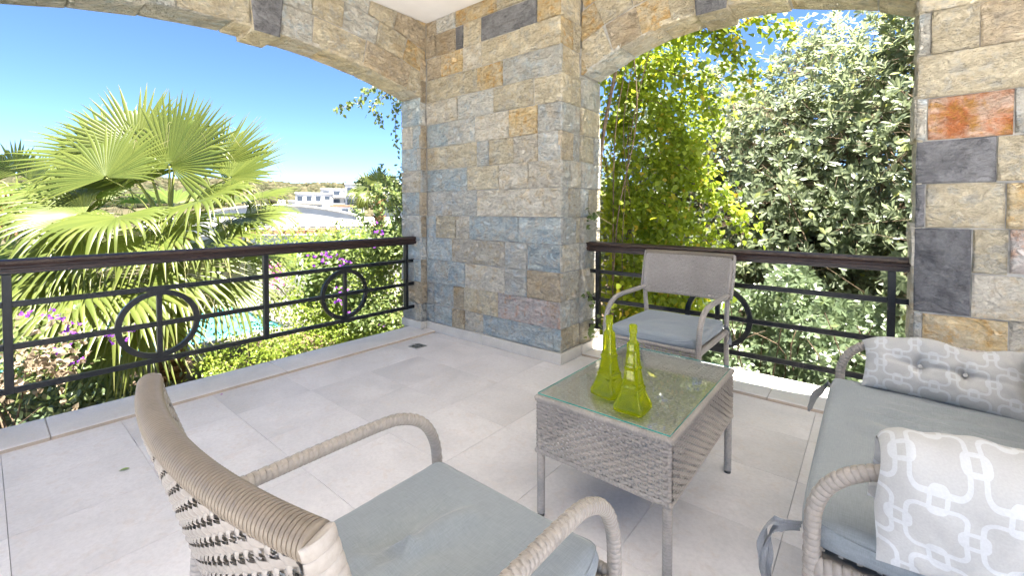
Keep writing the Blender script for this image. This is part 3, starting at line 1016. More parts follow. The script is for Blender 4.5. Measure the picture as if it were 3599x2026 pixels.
def weave(mb, surf, U0, U1, V0, V1, su, sv, wu, wv, amp=0.0022, bulge=0.0012, sub=4):
    """over-under ribbons on surf(u,v)->(pos,normal)"""
    nu = max(2, int(round((U1 - U0) / su))); su = (U1 - U0) / nu
    nv = max(2, int(round((V1 - V0) / sv))); sv = (V1 - V0) / nv
    def ribbon(pts):                       # pts: list of (3 points across)
        vs = [p for q in pts for p in q]
        F = []
        for i in range(len(pts) - 1):
            for k in range(2):
                F.append((i * 3 + k, i * 3 + k + 1, (i + 1) * 3 + k + 1, (i + 1) * 3 + k))
        mb.add(vs, F)
    for j in range(nv):
        v = V0 + sv * (j + 0.5)
        pts = []
        for t in range(nu * sub + 1):
            u = U0 + su * t / sub
            off = amp * math.cos(PI * ((u - U0) / su - 0.5) + PI * j)
            q = []
            for dv, bb in ((-wv / 2, 0), (0, bulge), (wv / 2, 0)):
                p, nn = surf(u, v + dv)
                q.append(p + nn * (off + bb))
            pts.append(q)
        ribbon(pts)
    for i in range(nu):
        u = U0 + su * (i + 0.5)
        pts = []
        for t in range(nv * sub + 1):
            v = V0 + sv * t / sub
            off = -amp * math.cos(PI * ((v - V0) / sv - 0.5) + PI * i)
            q = []
            for du, bb in ((-wu / 2, 0), (0, bulge), (wu / 2, 0)):
                p, nn = surf(u + du, v)
                q.append(p + nn * (off + bb))
            pts.append(q)
        ribbon(pts)

def plane_surf(o, U, Vv, Nn):
    o, U, Vv, Nn = V3(*o), V3(*U), V3(*Vv), V3(*Nn)
    return lambda u, v: (o + U * u + Vv * v, Nn)

def stuff(o):
    o['kind'] = 'stuff'
    return o

# --- armchair (local: front is -Y)
def make_armchair(name, label):
    root = thing(name, (0, 0, 0), label, 'armchair', 'wicker armchairs round the coffee table')
    for s in (-1, 1):
        q = MB()
        path = [(s * .283, .262, .690), (s * .285, .18, .688), (s * .286, -.12, .684), (s * .286, -.215, .671), (s * .286, -.285, .630), (s * .286, -.325, .56), (s * .286, -.335, .47), (s * .286, -.335, .30), (s * .286, -.335, .012)]
        wrapped(q, smoothpath(path, 8), 0.0155, 0.0115, 36, 0.075, ((-0.70, 0.0, 0.70), 0.27), up=(0, 0, 1))
        q.build('arm', WICK, root, smooth=True, sharp=50)
        q = MB()
        path = [(s * .268, .315, .012), (s * .270, .295, .30), (s * .274, .272, .50), (s * .284, .266, .70), (s * .290, .324, .915)]
        wrapped(q, smoothpath(path, 8), 0.0155, 0.011, 14, 0.08)
        q.build('leg', WICK, root, smooth=True, sharp=50)
        q = MB()
        wrapped(q, [(s * .280, -.335, .445), (s * .272, .29, .445)], 0.0165, 0.0125, 14, 0.1)
        q.build('seat_rail', WICK, root, smooth=True, sharp=50)
    for y, z in ((.292, .445), (-.335, .458), (-.335, .368)):
        q = MB(); wrapped(q, [(-.272, y, z), (.272, y, z)], 0.0125, 0.0125, 12, 0.1)
        q.build('seat_rail', WICK, root, smooth=True, sharp=50)
    q = MB(); weave(q, plane_surf((0, -.338, 0), (1, 0, 0), (0, 0, 1), (0, -1, 0)), -.268, .268, .368, .458, .027, .0155, .012, .0125, amp=.004, bulge=.002)
    stuff(q.build('apron_weave', WICK, root, smooth=True))
    q = MB(); weave(q, plane_surf((0, 0, .448), (1, 0, 0), (0, 1, 0), (0, 0, 1)), -.27, .27, -.33, .285, .03, .03, .022, .022, sub=3)
    stuff(q.build('seat_weave', WICK, root, smooth=True))
    # curved back: two woven faces and a thick bound roll on top
    def ymid(x, z):
        return .3306 + (z - .938) * .28 + .038 * (1 - (x / .3) ** 2)
    def face(side, thick):
        def f(u, v):
            e = 1e-3
            y = ymid(u, v) + side * thick * min(1.0, (0.935 - v) / .12 * .0 + 1.0)
            dx = (ymid(u + e, v) - ymid(u - e, v)) / (2 * e)
            dz = .28
            nn = V3(-dx, 1, -dz) * side
            nn = nn / np.linalg.norm(nn)
            return V3(u, y, v), nn
        return f
    for side in (-1, 1):
        q = MB(); weave(q, face(side, .0150), -.292, .292, .668, .93, .0245, .0140, .0085, .0112, amp=.0036, bulge=.0016)
        stuff(q.build('back_weave', WICK, root, smooth=True))
    q = MB()
    path = [(x, ymid(x, .935) + 0.0, .938) for x in np.linspace(-.302, .302, 40)]
    wrapped(q, path, 0.0188, 0.0064, 20, 0.14, el=(0.95, 1.0), up=(0, 0, 1), sub=5)
    q.build('back_roll', WICKB, root, smooth=True, sharp=60)
    for s in (-1, 1):                                  # plaited end caps
        q = MB()
        xs_ = s * .304
        pth = [(xs_, ymid(.3, .94) , .947), (xs_ + s * .004, ymid(.3, .90), .90), (xs_ + s * .004, ymid(.3, .80), .80), (xs_, ymid(.3, .67), .668)]
        wrapped(q, smoothpath(pth, 6), 0.0180, 0.015, 30, 0.10, ((-.9, 0.0, .9), 0.3), el=(0.5, 1.0), up=(1, 0, 0))
        q.build('back_edge', WICK, root, smooth=True, sharp=50)
    q = MB(); path = [(x, ymid(x, .665), .664) for x in np.linspace(-.29, .29, 30)]
    wrapped(q, path, 0.015, 0.0125, 12, 0.1)
    q.build('back_edge', WICK, root, smooth=True, sharp=50)
    return root

chair_far = make_armchair('armchair', 'far wicker armchair standing against the railing by the hedge')
chair_near = copy_tree(chair_far)
chair_near['label'] = 'near wicker armchair seen from behind with its bound back roll up close'
chair_far.location = (2.555, -0.395, 0); chair_far.rotation_euler = (0, 0, R(-1.0))
chair_near.location = (2.858, -2.72, 0); chair_near.rotation_euler = (0, 0, R(180.5))

# --- cushions
def seat_cushion(name, label, w, d, h, loc, rz, wrinkles=(), crown=0.012, sag=(0, 0, 0), ties=(), round_=0.03, cat='cushion', zscale=1.0):
    root = thing(name, loc, label, cat, None, rz)
    n = 56; mq = max(24, int(n * d / w)) if d > w else n
    nx_, ny_ = (n, min(96, int(n * d / w))) if d >= w else (n, max(30, int(n * d / w)))
    mb = MB()
    def plan(u, v):
        # superellipse corners
        k = 1 - round_ * (abs(u) ** 6) * (abs(v) ** 6) * 2.0
        return u * w / 2 * k, v * d / 2 * k
    def topz(u, v):
        x, y = plan(u, v)
        eu = max(0.0, (abs(x) - (w / 2 - 0.03)) / 0.03); ev = max(0.0, (abs(y) - (d / 2 - 0.03)) / 0.03)
        e = min(1.0, math.hypot(eu, ev))
        z = h - 0.026 * (1 - math.sqrt(max(0.0, 1 - e * e)))
        z += crown * (1 - u ** 4) * (1 - v ** 4)
        z += 0.0022 * mnoise.noise((x * 9 + loc[0] * 7, y * 9, 1.7)) + 0.0012 * mnoise.noise((x * 26, y * 26 + loc[1], 4.2))
        for (x0, y0, x1, y1, amp, wd) in wrinkles:
            dx, dy = x1 - x0, y1 - y0; L2 = dx * dx + dy * dy
            t = ((x - x0) * dx + (y - y0) * dy) / L2
            if -0.15 < t < 1.15:
                px, py = x0 + dx * t, y0 + dy * t
                sgn = (dx * (y - py) - dy * (x - px)) / math.sqrt(L2)
                sgn += 0.012 * math.sin(t * 5.0 + x0 * 9)
                env = max(0.0, 1 - (2 * t - 1) ** 2) ** 0.8
                z += amp * 1.7 * env * (math.exp(-(sgn / wd) ** 2) - 0.75 * math.exp(-((sgn + wd * 1.7) / (wd * 1.3)) ** 2))
        return z
    idx = {}
    vs = []
    for j in range(ny_ + 1):
        for i in range(nx_ + 1):
            u, v = -1 + 2 * i / nx_, -1 + 2 * j / ny_
            u = math.copysign(1 - (1 - abs(u)) ** 1.35, u); v = math.copysign(1 - (1 - abs(v)) ** 1.35, v)
            x, y = plan(u, v)
            vs.append((x, y, topz(u, v)))
    F = [(j * (nx_ + 1) + i, j * (nx_ + 1) + i + 1, (j + 1) * (nx_ + 1) + i + 1, (j + 1) * (nx_ + 1) + i) for j in range(ny_) for i in range(nx_)]
    mb.add(vs, F)
    # side band and bottom
    per = [(i, 0) for i in range(nx_)] + [(nx_, j) for j in range(ny_)] + [(i, ny_) for i in range(nx_, 0, -1)] + [(0, j) for j in range(ny_, 0, -1)]
    loop = [vs[j * (nx_ + 1) + i] for i, j in per]
    m = len(loop)
    rows = []
    for (t, o) in ((0, 0), (0.25, 0.004), (0.5, 0.0065), (0.75, 0.005), (1.0, 0.0)):
        row = []
        for (x, y, z) in loop:
            l = math.hypot(x / w, y / d) + 1e-6
            zz = z * (1 - t) + 0.004 * t
            row.append((x * (1 + o / (w / 2)), y * (1 + o / (d / 2)), zz))
        rows.append(row)
    bv = [p for r_ in rows for p in r_]
    bf = [(r_ * m + k, r_ * m + (k + 1) % m, (r_ + 1) * m + (k + 1) % m, (r_ + 1) * m + k)[::-1] for r_ in range(4) for k in range(m)]
    bf.append(tuple(4 * m + k for k in range(m)))
    mb.add(bv, bf)
    mb.build('cover', LINEN, root, smooth=True, sharp=60)
    q = MB()
    q.tube([(x * 1.002, y * 1.002, z - 0.001) for (x, y, z) in loop][::2], 0.0026, 6, closed=True)
    q.build('piping', LINEN, root, smooth=True)
    for path in ties:
        q = MB()
        P = resample(smoothpath(path, 8), 0.008)
        vs2, F2_ = [], []
        for i, p in enumerate(P):
            t = P[min(i + 1, len(P) - 1)] - P[max(i - 1, 0)]; t /= np.linalg.norm(t) + 1e-9
            a = np.cross(t, V3(math.sin(i * .15), math.cos(i * .15), 0.3)); a /= np.linalg.norm(a) + 1e-9
            bn = np.cross(t, a)
            wd = 0.0125 * (1 + .25 * math.sin(i * .5))
            for s_, lift in ((-1, 0), (-.45, .004), (.1, -.002), (.55, .004), (1, 0)):
                vs2.append(p + a * wd * s_ + bn * lift)
        for i in range(len(P) - 1):
            for k in range(4):
                F2_.append((i * 5 + k, i * 5 + k + 1, (i + 1) * 5 + k + 1, (i + 1) * 5 + k))
        q.add(vs2, F2_)
        q.build('tie', TIE, root, smooth=True)
    return root

seat_cushion('seat_cushion', 'grey linen seat cushion on the far armchair', 0.535, 0.60, 0.058, (2.555, -0.43, 0.464), R(-1.0), crown=0.016,
             wrinkles=((-.15, -.1, .1, .0, .003, .03),), ties=[[(.27, .26, .03), (.30, .27, .0), (.305, .275, -.05), (.30, .27, -.09)]])
seat_cushion('seat_cushion', 'grey linen seat cushion with a deep crease on the near armchair', 0.54, 0.60, 0.060, (2.855, -2.69, 0.462), R(180.5), crown=0.010,
             wrinkles=((.01, -.20, .045, .10, .016, .032), (.075, -.03, .02, .01, .012, .022), (.05, .0, .12, .07, .012, .026), (-.03, -.06, -.06, .14, .008, .03), (-.16, -.15, -.12, .1, .004, .05)))

# --- coffee table
TBX0, TBX1, TBY0, TBY1 = 2.515, 3.068, -1.822, -0.986
ZT = 0.497
table = thing('coffee_table', ((TBX0 + TBX1) / 2, (TBY0 + TBY1) / 2, 0), 'low rectangular wicker coffee table with a glass top', 'table')
tl = table.location
r_ = 0.012
for i, (x, y) in enumerate(((TBX0 + .018, TBY0 + .018), (TBX1 - .018, TBY0 + .018), (TBX1 - .018, TBY1 - .018), (TBX0 + .018, TBY1 - .018))):
    q = MB(); wrapped(q, [(x, y, 0.012), (x, y, ZT - .02)], 0.0165, 0.0115, 14, 0.07)
    lg = q.build('leg', WICK, table, smooth=True, sharp=50, off=tl)
    q = MB(); q.tube([(x, y, 0), (x, y, 0.0125)], 0.0145, 14); q.build('foot', DARKIN, lg, off=tl)
zb_ = 0.272
for (o, U, Nn, L) in (((TBX0, TBY0, 0), (1, 0, 0), (0, -1, 0), TBX1 - TBX0), ((TBX1, TBY0, 0), (0, 1, 0), (1, 0, 0), TBY1 - TBY0), ((TBX1, TBY1, 0), (-1, 0, 0), (0, 1, 0), TBX1 - TBX0), ((TBX0, TBY1, 0), (0, -1, 0), (-1, 0, 0), TBY1 - TBY0)):
    q = MB(); weave(q, plane_surf(o, U, (0, 0, 1), Nn), 0.012, L - 0.012, zb_, ZT - .012, .0245, .0135, .0105, .0116, amp=0.0030, bulge=.002)
    stuff(q.build('side_weave', WICK, table, smooth=True, off=tl))
    a = V3(*o); b = a + V3(*U) * L; inn = -V3(*Nn) * r_ * 0.6
    q = MB(); wrapped(q, [a + inn + V3(0, 0, ZT - .011), b + inn + V3(0, 0, ZT - .011)], 0.0125, 0.0095, 14, 0.13)
    q.build('top_rim', WICK, table, smooth=True, sharp=50, off=tl)
    q = MB(); wrapped(q, [a + inn + V3(0, 0, zb_), b + inn + V3(0, 0, zb_)], 0.0105, 0.0125, 12, 0.12)
    q.build('bottom_rim', WICK, table, smooth=True, sharp=50, off=tl)
q = MB(); weave(q, plane_surf((0, 0, ZT - .012), (1, 0, 0), (0, 1, 0), (0, 0, 1)), TBX0 + .012, TBX1 - .012, TBY0 + .012, TBY1 - .012, .0262, .0142, .0150, .0136, amp=.003, bulge=.0012, sub=3)
stuff(q.build('top_weave', WICK, table, smooth=True, off=tl))
# glass
def sheet_glass():
    m, nt, out = new_mat('table_glass')
    fr = nt.nodes.new('ShaderNodeFresnel'); fr.inputs[0].default_value = 1.85
    tr = nt.nodes.new('ShaderNodeBsdfTransparent'); tr.inputs[0].default_value = (0.965, 0.992, 0.985, 1)
    gl = nt.nodes.new('ShaderNodeBsdfGlossy'); gl.inputs['Roughness'].default_value = 0.012
    mx = nt.nodes.new('ShaderNodeMixShader')
    ge = nt.nodes.new('ShaderNodeNewGeometry')             # reflect once, on the outer faces only
    fac = math_n(nt, 'MULTIPLY', fr.outputs[0], math_n(nt, 'SUBTRACT', 1.0, ge.outputs['Backfacing']))
    nt.links.new(fac, mx.inputs[0]); nt.links.new(tr.outputs[0], mx.inputs[1]); nt.links.new(gl.outputs[0], mx.inputs[2])
    nt.links.new(mx.outputs[0], out.inputs[0])
    return m
GLASS = sheet_glass()
m, nt, out = new_mat('glass_edge')
principled(nt, out, (0.04, 0.30, 0.25), 0.12, 0.6)
GEDGE = m
q = MB(); q.bbox(TBX0 + .008, TBX1 - .008, TBY0 + .008, TBY1 - .008, ZT + .004, ZT + .0105, 0.0008)
o = q.build('glass_top', [GLASS, GEDGE], table, off=tl)
for p in o.data.polygons:
    if abs(p.normal.z) < 0.3: p.material_index = 1

# --- two tower shaped bottles
def bottle_mat():
    m, nt, out = new_mat('green_bottle_glass')
    p = nt.nodes.new('ShaderNodeBsdfPrincipled')
    p.inputs['Base Color'].default_value = (0.93, 0.97, 0.05, 1)
    p.inputs['Roughness'].default_value = 0.03
    p.inputs['IOR'].default_value = 1.40
    p.inputs['Transmission Weight'].default_value = 1.0
    tl_ = nt.nodes.new('ShaderNodeBsdfTranslucent'); tl_.inputs[0].default_value = (0.86, 0.92, 0.02, 1)
    m2 = nt.nodes.new('ShaderNodeMixShader'); m2.inputs[0].default_value = 0.18
    nt.links.new(p.outputs[0], m2.inputs[1]); nt.links.new(tl_.outputs[0], m2.inputs[2])
    nt.links.new(m2.outputs[0], out.inputs[0])
    return m
BOTTLE = bottle_mat()
def make_bottle(name, label):
    root = thing(name, (0, 0, 0), label, 'bottle', 'green glass bottles on the coffee table')
    # half widths by height (square body), then a round neck
    prof = [(0.0, .054), (.004, .0575), (.020, .0575), (.025, .0545), (.040, .047), (.060, .0395), (.078, .034), (.081, .0365), (.086, .0365), (.089, .0325), (.110, .028), (.135, .0245),
            (.150, .0228), (.153, .0252), (.159, .0252), (.162, .0218), (.190, .0192), (.220, .0175), (.245, .0166), (.252, .0155), (.257, .0128)]
    neck = [(.262, .0125), (.285, .0125), (.288, .0150), (.300, .0150), (.303, .0128), (.306, .0150), (.314, .0150), (.317, .013)]
    n = 40
    def ring(z, hw, sq, sgn=1):
        out_ = []
        for k in range(n):
            a = 2 * PI * (k + .5) / n
            c, s = math.cos(a), math.sin(a)
            if sq:
                p = 10.0
                rr = hw / ((abs(c) ** p + abs(s) ** p) ** (1 / p))
                rr = min(rr, hw * 1.34)
            else:
                rr = hw
            out_.append((c * rr, s * rr, z))
        return out_
    def shell(inset):
        rings = []
        for (z, hw) in prof: rings.append(ring(z if inset == 0 else max(z, .006), max(.005, hw - inset), True))
        for (z, hw) in neck: rings.append(ring(z, max(.004, hw - inset), False))
        return rings
    mb = MB()
    outer, inner = shell(0), shell(0.0036)
    rows = outer + inner[::-1]
    vs = [p for r0 in rows for p in r0]
    F = [(i * n + k, i * n + (k + 1) % n, (i + 1) * n + (k + 1) % n, (i + 1) * n + k) for i in range(len(rows) - 1) for k in range(n)]
    F.append(tuple(range(n))[::-1]); F.append(tuple((len(rows) - 1) * n + k for k in range(n)))
    mb.add(vs, F)
    body = mb.build('body', BOTTLE, root, smooth=True, sharp=38)
    # raised lattice: arches at the foot, ribs on the edges, bands
    for f in range(4):
        ca, sa = math.cos(f * PI / 2), math.sin(f * PI / 2)
        def on(x, z, lift=0.0008):
            hw = np.interp(z, [p[0] for p in prof], [p[1] for p in prof])
            return (ca * (hw + lift) - sa * x, sa * (hw + lift) + ca * x, z)
        q = MB()
        q.tube([on(.027 * math.cos(t), .026 + .034 * math.sin(t)) for t in np.linspace(0, PI, 18)], .0026, 6)
        q.tube([on(.021 * math.cos(t), .026 + .026 * math.sin(t)) for t in np.linspace(0, PI, 16)], .0018, 6)
        q.build('arch', BOTTLE, root, smooth=True)
        q = MB()
        for s in (-1, 1):
            zz = np.linspace(.03, .247, 48)
            for z_ in zz:
                hw = float(np.interp(z_, [p[0] for p in prof], [p[1] for p in prof]))
                x = s * hw * 0.80
                a, b = on(x * .92, z_), on(x * 1.04, z_ + .0025)
                q.tube([a, b], .0018, 5)
            q.tube([on(s * float(np.interp(z_, [p[0] for p in prof], [p[1] for p in prof])) * .70, z_) for z_ in np.linspace(.09, .245, 20)], .0016, 5)
        for z_ in (.068, .072, .100, .104, .170, .174):
            hw = float(np.interp(z_, [p[0] for p in prof], [p[1] for p in prof]))
            q.tube([on(-hw * .8, z_), on(hw * .8, z_)], .0017, 5)
        q.build('lattice', BOTTLE, root, smooth=True)
    return root
bt = make_bottle('tower_bottle', 'taller looking front green glass tower bottle nearest the table corner')
bt['label'] = 'front green glass tower-shaped bottle nearer the table corner'
b2 = copy_tree(bt)
b2['label'] = 'rear green glass tower-shaped bottle, half behind the other one'
bt.location = (2.885, -1.712, ZT + .0107); bt.rotation_euler = (0, 0, R(2))
b2.location = (2.752, -1.640, ZT + .0107); b2.rotation_euler = (0, 0, R(-9))

# --- sofa (front is -X)
sofa = thing('wicker_sofa', (3.78, -1.40, 0), 'wicker two-seat sofa with looped arms along the terrace', 'sofa')
sl = sofa.location
for y in (-0.80, -2.005):
    q = MB()
    path = [(4.10, y, .690), (3.98, y, .690), (3.68, y, .688), (3.575, y, .672), (3.505, y, .625), (3.470, y, .56), (3.463, y, .48), (3.463, y, .30), (3.463, y, .012)]
    wrapped(q, smoothpath(path, 9), 0.0172, 0.0145, 36, 0.075, ((-0.70, 0.0, 0.70), 0.27), up=(0, 0, 1))
    q.build('arm', WICK, sofa, smooth=True, sharp=50, off=sl)
    q = MB(); wrapped(q, [(3.47, y, .405), (4.10, y, .405)], 0.030, 0.017, 18, 0.09, el=(1.0, 0.6), up=(0, 0, 1))
    q.build('side_rail', WICK, sofa, smooth=True, sharp=50, off=sl)
    q = MB(); path = [(4.12, y, .012), (4.10, y, .40), (4.12, y, .70), (4.17, y, .93)]
    wrapped(q, smoothpath(path, 8), .018, .0125, 14, .08); q.build('leg', WICK, sofa, smooth=True, sharp=50, off=sl)
for x, z in ((3.462, .405), (3.462, .335), (4.10, .405)):
    q = MB(); wrapped(q, [(x, -2.0, z), (x, -.805, z)], 0.017, 0.0125, 14, 0.1); q.build('seat_rail', WICK, sofa, smooth=True, sharp=50, off=sl)
q = MB(); weave(q, plane_surf((3.455, 0, 0), (0, 1, 0), (0, 0, 1), (-1, 0, 0)), -1.99, -.815, .33, .41, .027, .0155, .012, .0125, amp=.004, bulge=.002)
stuff(q.build('apron_weave', WICK, sofa, smooth=True, off=sl))
q = MB(); weave(q, plane_surf((0, 0, .415), (1, 0, 0), (0, 1, 0), (0, 0, 1)), 3.48, 4.09, -1.98, -.82, .035, .035, .026, .026, sub=3)
stuff(q.build('seat_weave', WICK, sofa, smooth=True, off=sl))
for dx in (-.012, .012):
    q = MB(); weave(q, plane_surf((4.11 + dx, 0, .42), (0, 1, 0), (0.12, 0, .9928), (-1 if dx < 0 else 1, 0, 0.12)), -1.99, -.815, .04, .51, .0215, .0142, .0085, .0118, sub=3)
    stuff(q.build('back_weave', WICK, sofa, smooth=True, off=sl))
q = MB(); wrapped(q, [(4.175, -2.02, .945), (4.175, -.785, .945)], .0245, .0068, 16, .085); q.build('back_roll', WICKB, sofa, smooth=True, sharp=60, off=sl)

seat_cushion('seat_cushion', 'long grey linen sofa cushion with soft creases', 0.60, 1.165, 0.068, (3.735, -1.4025, 0.437), 0.0, crown=0.010, round_=0.02,
             wrinkles=((-.18, .255, .14, .20, .011, .020), (-.12, .33, .12, .35, .009, .018), (-.22, .20, .24, .09, .011, .026), (-.02, .29, .22, .27, .008, .016), (-.12, .42, .2, .40, .007, .026), (-.2, -.2, .2, -.25, .004, .05), (-.24, .05, .1, .02, .005, .04)),
             ties=[[(-.30, .56, .03), (-.312, .612, .022), (-.330, .575, .005), (-.352, .535, -.02), (-.368, .505, -.055), (-.378, .49, -.085)],
                   [(-.30, .565, .02), (-.315, .60, .012), (-.345, .55, -.004), (-.362, .52, -.03), (-.374, .50, -.075)],
                   [(-.30, -.555, .03), (-.325, -.575, .034), (-.352, -.585, .03), (-.372, -.59, .0), (-.376, -.592, -.06), (-.372, -.594, -.14), (-.364, -.60, -.22), (-.360, -.60, -.30)],
                   [(-.30, -.555, .02), (-.325, -.57, .02), (-.350, -.578, .01), (-.364, -.582, -.03), (-.366, -.585, -.10), (-.362, -.59, -.20)]])

# --- scatter pillows
def pillow(name, label, surf, w, h, thick, buttons, n=60):
    """surf(u,v) -> (pos, normal) middle sheet in metres, centred"""
    root = thing(name, tuple(surf(0, -h / 2)[0]), label, 'pillow', 'printed scatter pillows on the sofa')
    off = root.location
    mb = MB()
    for side in (1, -1):
        vs, uv = [], []
        for j in range(n + 1):
            for i in range(n + 1):
                a, b = -1 + 2 * i / n, -1 + 2 * j / n
                pin = 1 - 0.07 * ((1 - abs(a) ** 2) * abs(b) ** 3)      # sides draw in between the corners
                pin2 = 1 - 0.06 * ((1 - abs(b) ** 2) * abs(a) ** 3)
                u, v = a * w / 2 * pin2, b * h / 2 * pin
                p, nn = surf(u, v)
                t = thick * (max(0.0, (1 - abs(a) ** 2.6)) ** 0.55) * (max(0.0, (1 - abs(b) ** 2.6)) ** 0.55)
                for (bu, bv, s_) in buttons:
                    d = math.hypot(u - bu, v - bv)
                    t -= thick * 0.5 * math.exp(-(d / 0.028) ** 2)
                    dd = abs(u - bu); t -= thick * 0.20 * math.exp(-(dd / 0.012) ** 2) * math.exp(-((v - bv) / (h * .3)) ** 2)
                    dd = abs(v - bv); t -= thick * 0.14 * math.exp(-(dd / 0.010) ** 2) * math.exp(-((u - bu) / (w * .2)) ** 2)
                t += 0.007 * mnoise.noise((u * 15 + 3, v * 15, side * 3.0)) * (1 - .5 * abs(a * b)) + 0.003 * mnoise.noise((u * 34, v * 34, side * 3.0)) + 0.0022 * mnoise.noise((u * 60 + v * 40, v * 20, side)) * (abs(a) ** 2 + abs(b) ** 2)
                t = max(t, 0.0015)
                vs.append(p + nn * (side * t)); uv.append((u + .7, v + .7))
        F = [(j * (n + 1) + i, j * (n + 1) + i + 1, (j + 1) * (n + 1) + i + 1, (j + 1) * (n + 1) + i) for j in range(n) for i in range(n)]
        if side < 0: F = [f[::-1] for f in F]
        mb.add(vs, F, 0, uv)
    mb.build('cover', CHAIN, root, smooth=True, off=off)
    for (bu, bv, s_) in buttons:
        p, nn = surf(bu, bv)
        c = p + nn * (thick * .46) * s_
        q = MB(); ax = nn * s_
        q.tube([c - ax * .003, c + ax * .002, c + ax * .0035, c + ax * .004], [.0075, .0075, .0055, .001], 12)
        q.build('button', CHAIN, root, smooth=True, off=off)
    return root

# pillow leaning on the far arm
def s1(u, v):
    base = V3(3.775, -.915, .505); up = V3(0.0, .50, 1.0); up /= np.linalg.norm(up)
    ax = V3(1.0, -.04, -.045); ax /= np.linalg.norm(ax)
    nn = np.cross(ax, up); nn /= np.linalg.norm(nn)
    p = base + ax * u + up * (v + .122)
    if nn[1] > 0: nn = -nn
    wv_ = mnoise.noise((u * 7 + 2.0, v * 7, .4)) * .014 + mnoise.noise((u * 15, v * 15 + 5, 1.4)) * .005
    sag = .055 * max(0.0, -u / .24) ** 3 * max(0.0, v / .12)          # the outer top corner flops down
    p = p + nn * wv_ - V3(0, 0, 1) * sag + V3(0, 0, 1) * (mnoise.noise((u * 9, 1.0, 2.2)) * .034 * (v > 0) * v / .12)
    return p, nn
pillow('scatter_pillow', 'pale chain-print pillow lying against the far sofa arm', s1, .475, .245, .058, [(-.055, .0, 1), (.07, .0, 1)])
# pillow folded over the near arm
def s2(u, v):
    # v runs from the outside flap (low) over the arm to the inside
    rr = 0.062; yc, zc_ = -2.005, .690
    half = PI * rr / 2
    if v < -half + .02:
        d = -half + .02 - v; y, z, ny, nz = yc - rr - d * .10, zc_ - d, -1.0, 0.1
    elif v > half + .02:
        d = v - half - .02; y, z, ny, nz = yc + rr + d * .22, zc_ - d, 1.0, .22
    else:
        a = (v - .02) / rr; y, z, ny, nz = yc + math.sin(a) * rr, zc_ + math.cos(a) * rr, math.sin(a), math.cos(a)
    x = 3.79 + u + (v + .1) * -.02
    nn = V3(0, ny, nz); nn /= np.linalg.norm(nn)
    wv_ = mnoise.noise((u * 7 + 9.0, v * 7, 3.4)) * .016 + mnoise.noise((u * 16, v * 16 + 2, 6.4)) * .006
    return V3(x + mnoise.noise((v * 8, .3, 1.0)) * .012, y, z + .006 * math.sin(u * 14)) + nn * wv_, nn
pillow('scatter_pillow', 'pale chain-print pillow folded over the near sofa arm', s2, .44, .47, .040, [(.0, -.165, 1), (.13, -.165, 1)])

# --- small fallen bits on the tiles
def bit(name, label, cat, x, y, mat, rz, L=.03, Wd=.014):
    q = MB(); n = 6; vs = []
    for i in range(n + 1):
        t = i / n; w_ = Wd * math.sin(PI * t) ** .8 / 2
        for s_ in (-1, 0, 1):
            vs.append((L * (t - .5), s_ * w_, .0012 + .004 * abs(s_) * math.sin(PI * t) + .003 * t))
    q.add(vs, [(i * 3 + k, i * 3 + k + 1, (i + 1) * 3 + k + 1, (i + 1) * 3 + k) for i in range(n) for k in range(2)])
    o = q.build(name, mat, smooth=True)
    o.location = (x, y, 0.0005); o.rotation_euler = (0, 0, rz)
    tag(o, label, cat)
FALLG = plain_mat('fallen_leaf_green', (0.26, 0.36, 0.08), .6); FALLP = plain_mat('fallen_petal_purple', (0.42, 0.06, 0.40), .7); FALLB = plain_mat('fallen_leaf_brown', (0.12, .08, .05), .8)
bit('fallen_petal', 'purple petal on the tiles beside the sill', 'petal', 0.19, -2.23, FALLP, .4, .022, .016)
bit('fallen_leaf', 'small green leaf lying alone on the open floor', 'leaf', 0.808, -2.823, FALLG, 1.1, .042, .018)
#bit('fallen_leaf', 'tiny brown leaf scrap near the coffee table leg', 'leaf', 2.146, -1.395, FALLB, .3, .014, .007)

# ================================================================== PLANTS
LEAF_OB = (np.array([0, .35, .35, .35, .72, .72, .72, 1.0]), np.array([0, -.62, 0, .62, -1.0, 0, 1.0, 0]))
LEAF_HT = (np.array([0, .16, .16, .16, .50, .50, .50, 1.0]), np.array([0, -.90, 0, .90, -.86, 0, .86, 0]))
LEAF_LN = (np.array([0, .30, .30, .30, .65, .65, .65, 1.0]), np.array([0, -.95, 0, .95, -.90, 0, .90, 0]))
LEAF_T = np.array([(0, 2, 1), (0, 3, 2), (1, 2, 5), (1, 5, 4), (2, 3, 6), (2, 6, 5), (4, 5, 7), (5, 6, 7)])

def unit(a):
    return a / (np.linalg.norm(a, axis=-1, keepdims=True) + 1e-9)

def leaf_arrays(P, D, Nn, L, W, shape=LEAF_OB, fold=0.25, droop=0.15):
    """vectorised leaves: base P, direction D, normal Nn"""
    n = len(P)
    D = unit(D); S = unit(np.cross(D, Nn)); Nn = np.cross(S, D)
    t, h = shape
    L = np.broadcast_to(L, (n,)); W = np.broadcast_to(W, (n,))
    v = (P[:, None, :] + D[:, None, :] * (L[:, None, None] * t[None, :, None])
         + S[:, None, :] * (W[:, None, None] * 0.5 * h[None, :, None])
         + Nn[:, None, :] * ((W[:, None] * 0.5 * fold)[:, :, None] * np.abs(h)[None, :, None])
         - Nn[:, None, :] * ((L[:, None] * droop)[:, :, None] * (t ** 2)[None, :, None]))
    V_ = v.reshape(-1, 3)
    T_ = (LEAF_T[None] + (np.arange(n) * 8)[:, None, None]).reshape(-1, 3)
    return V_, T_

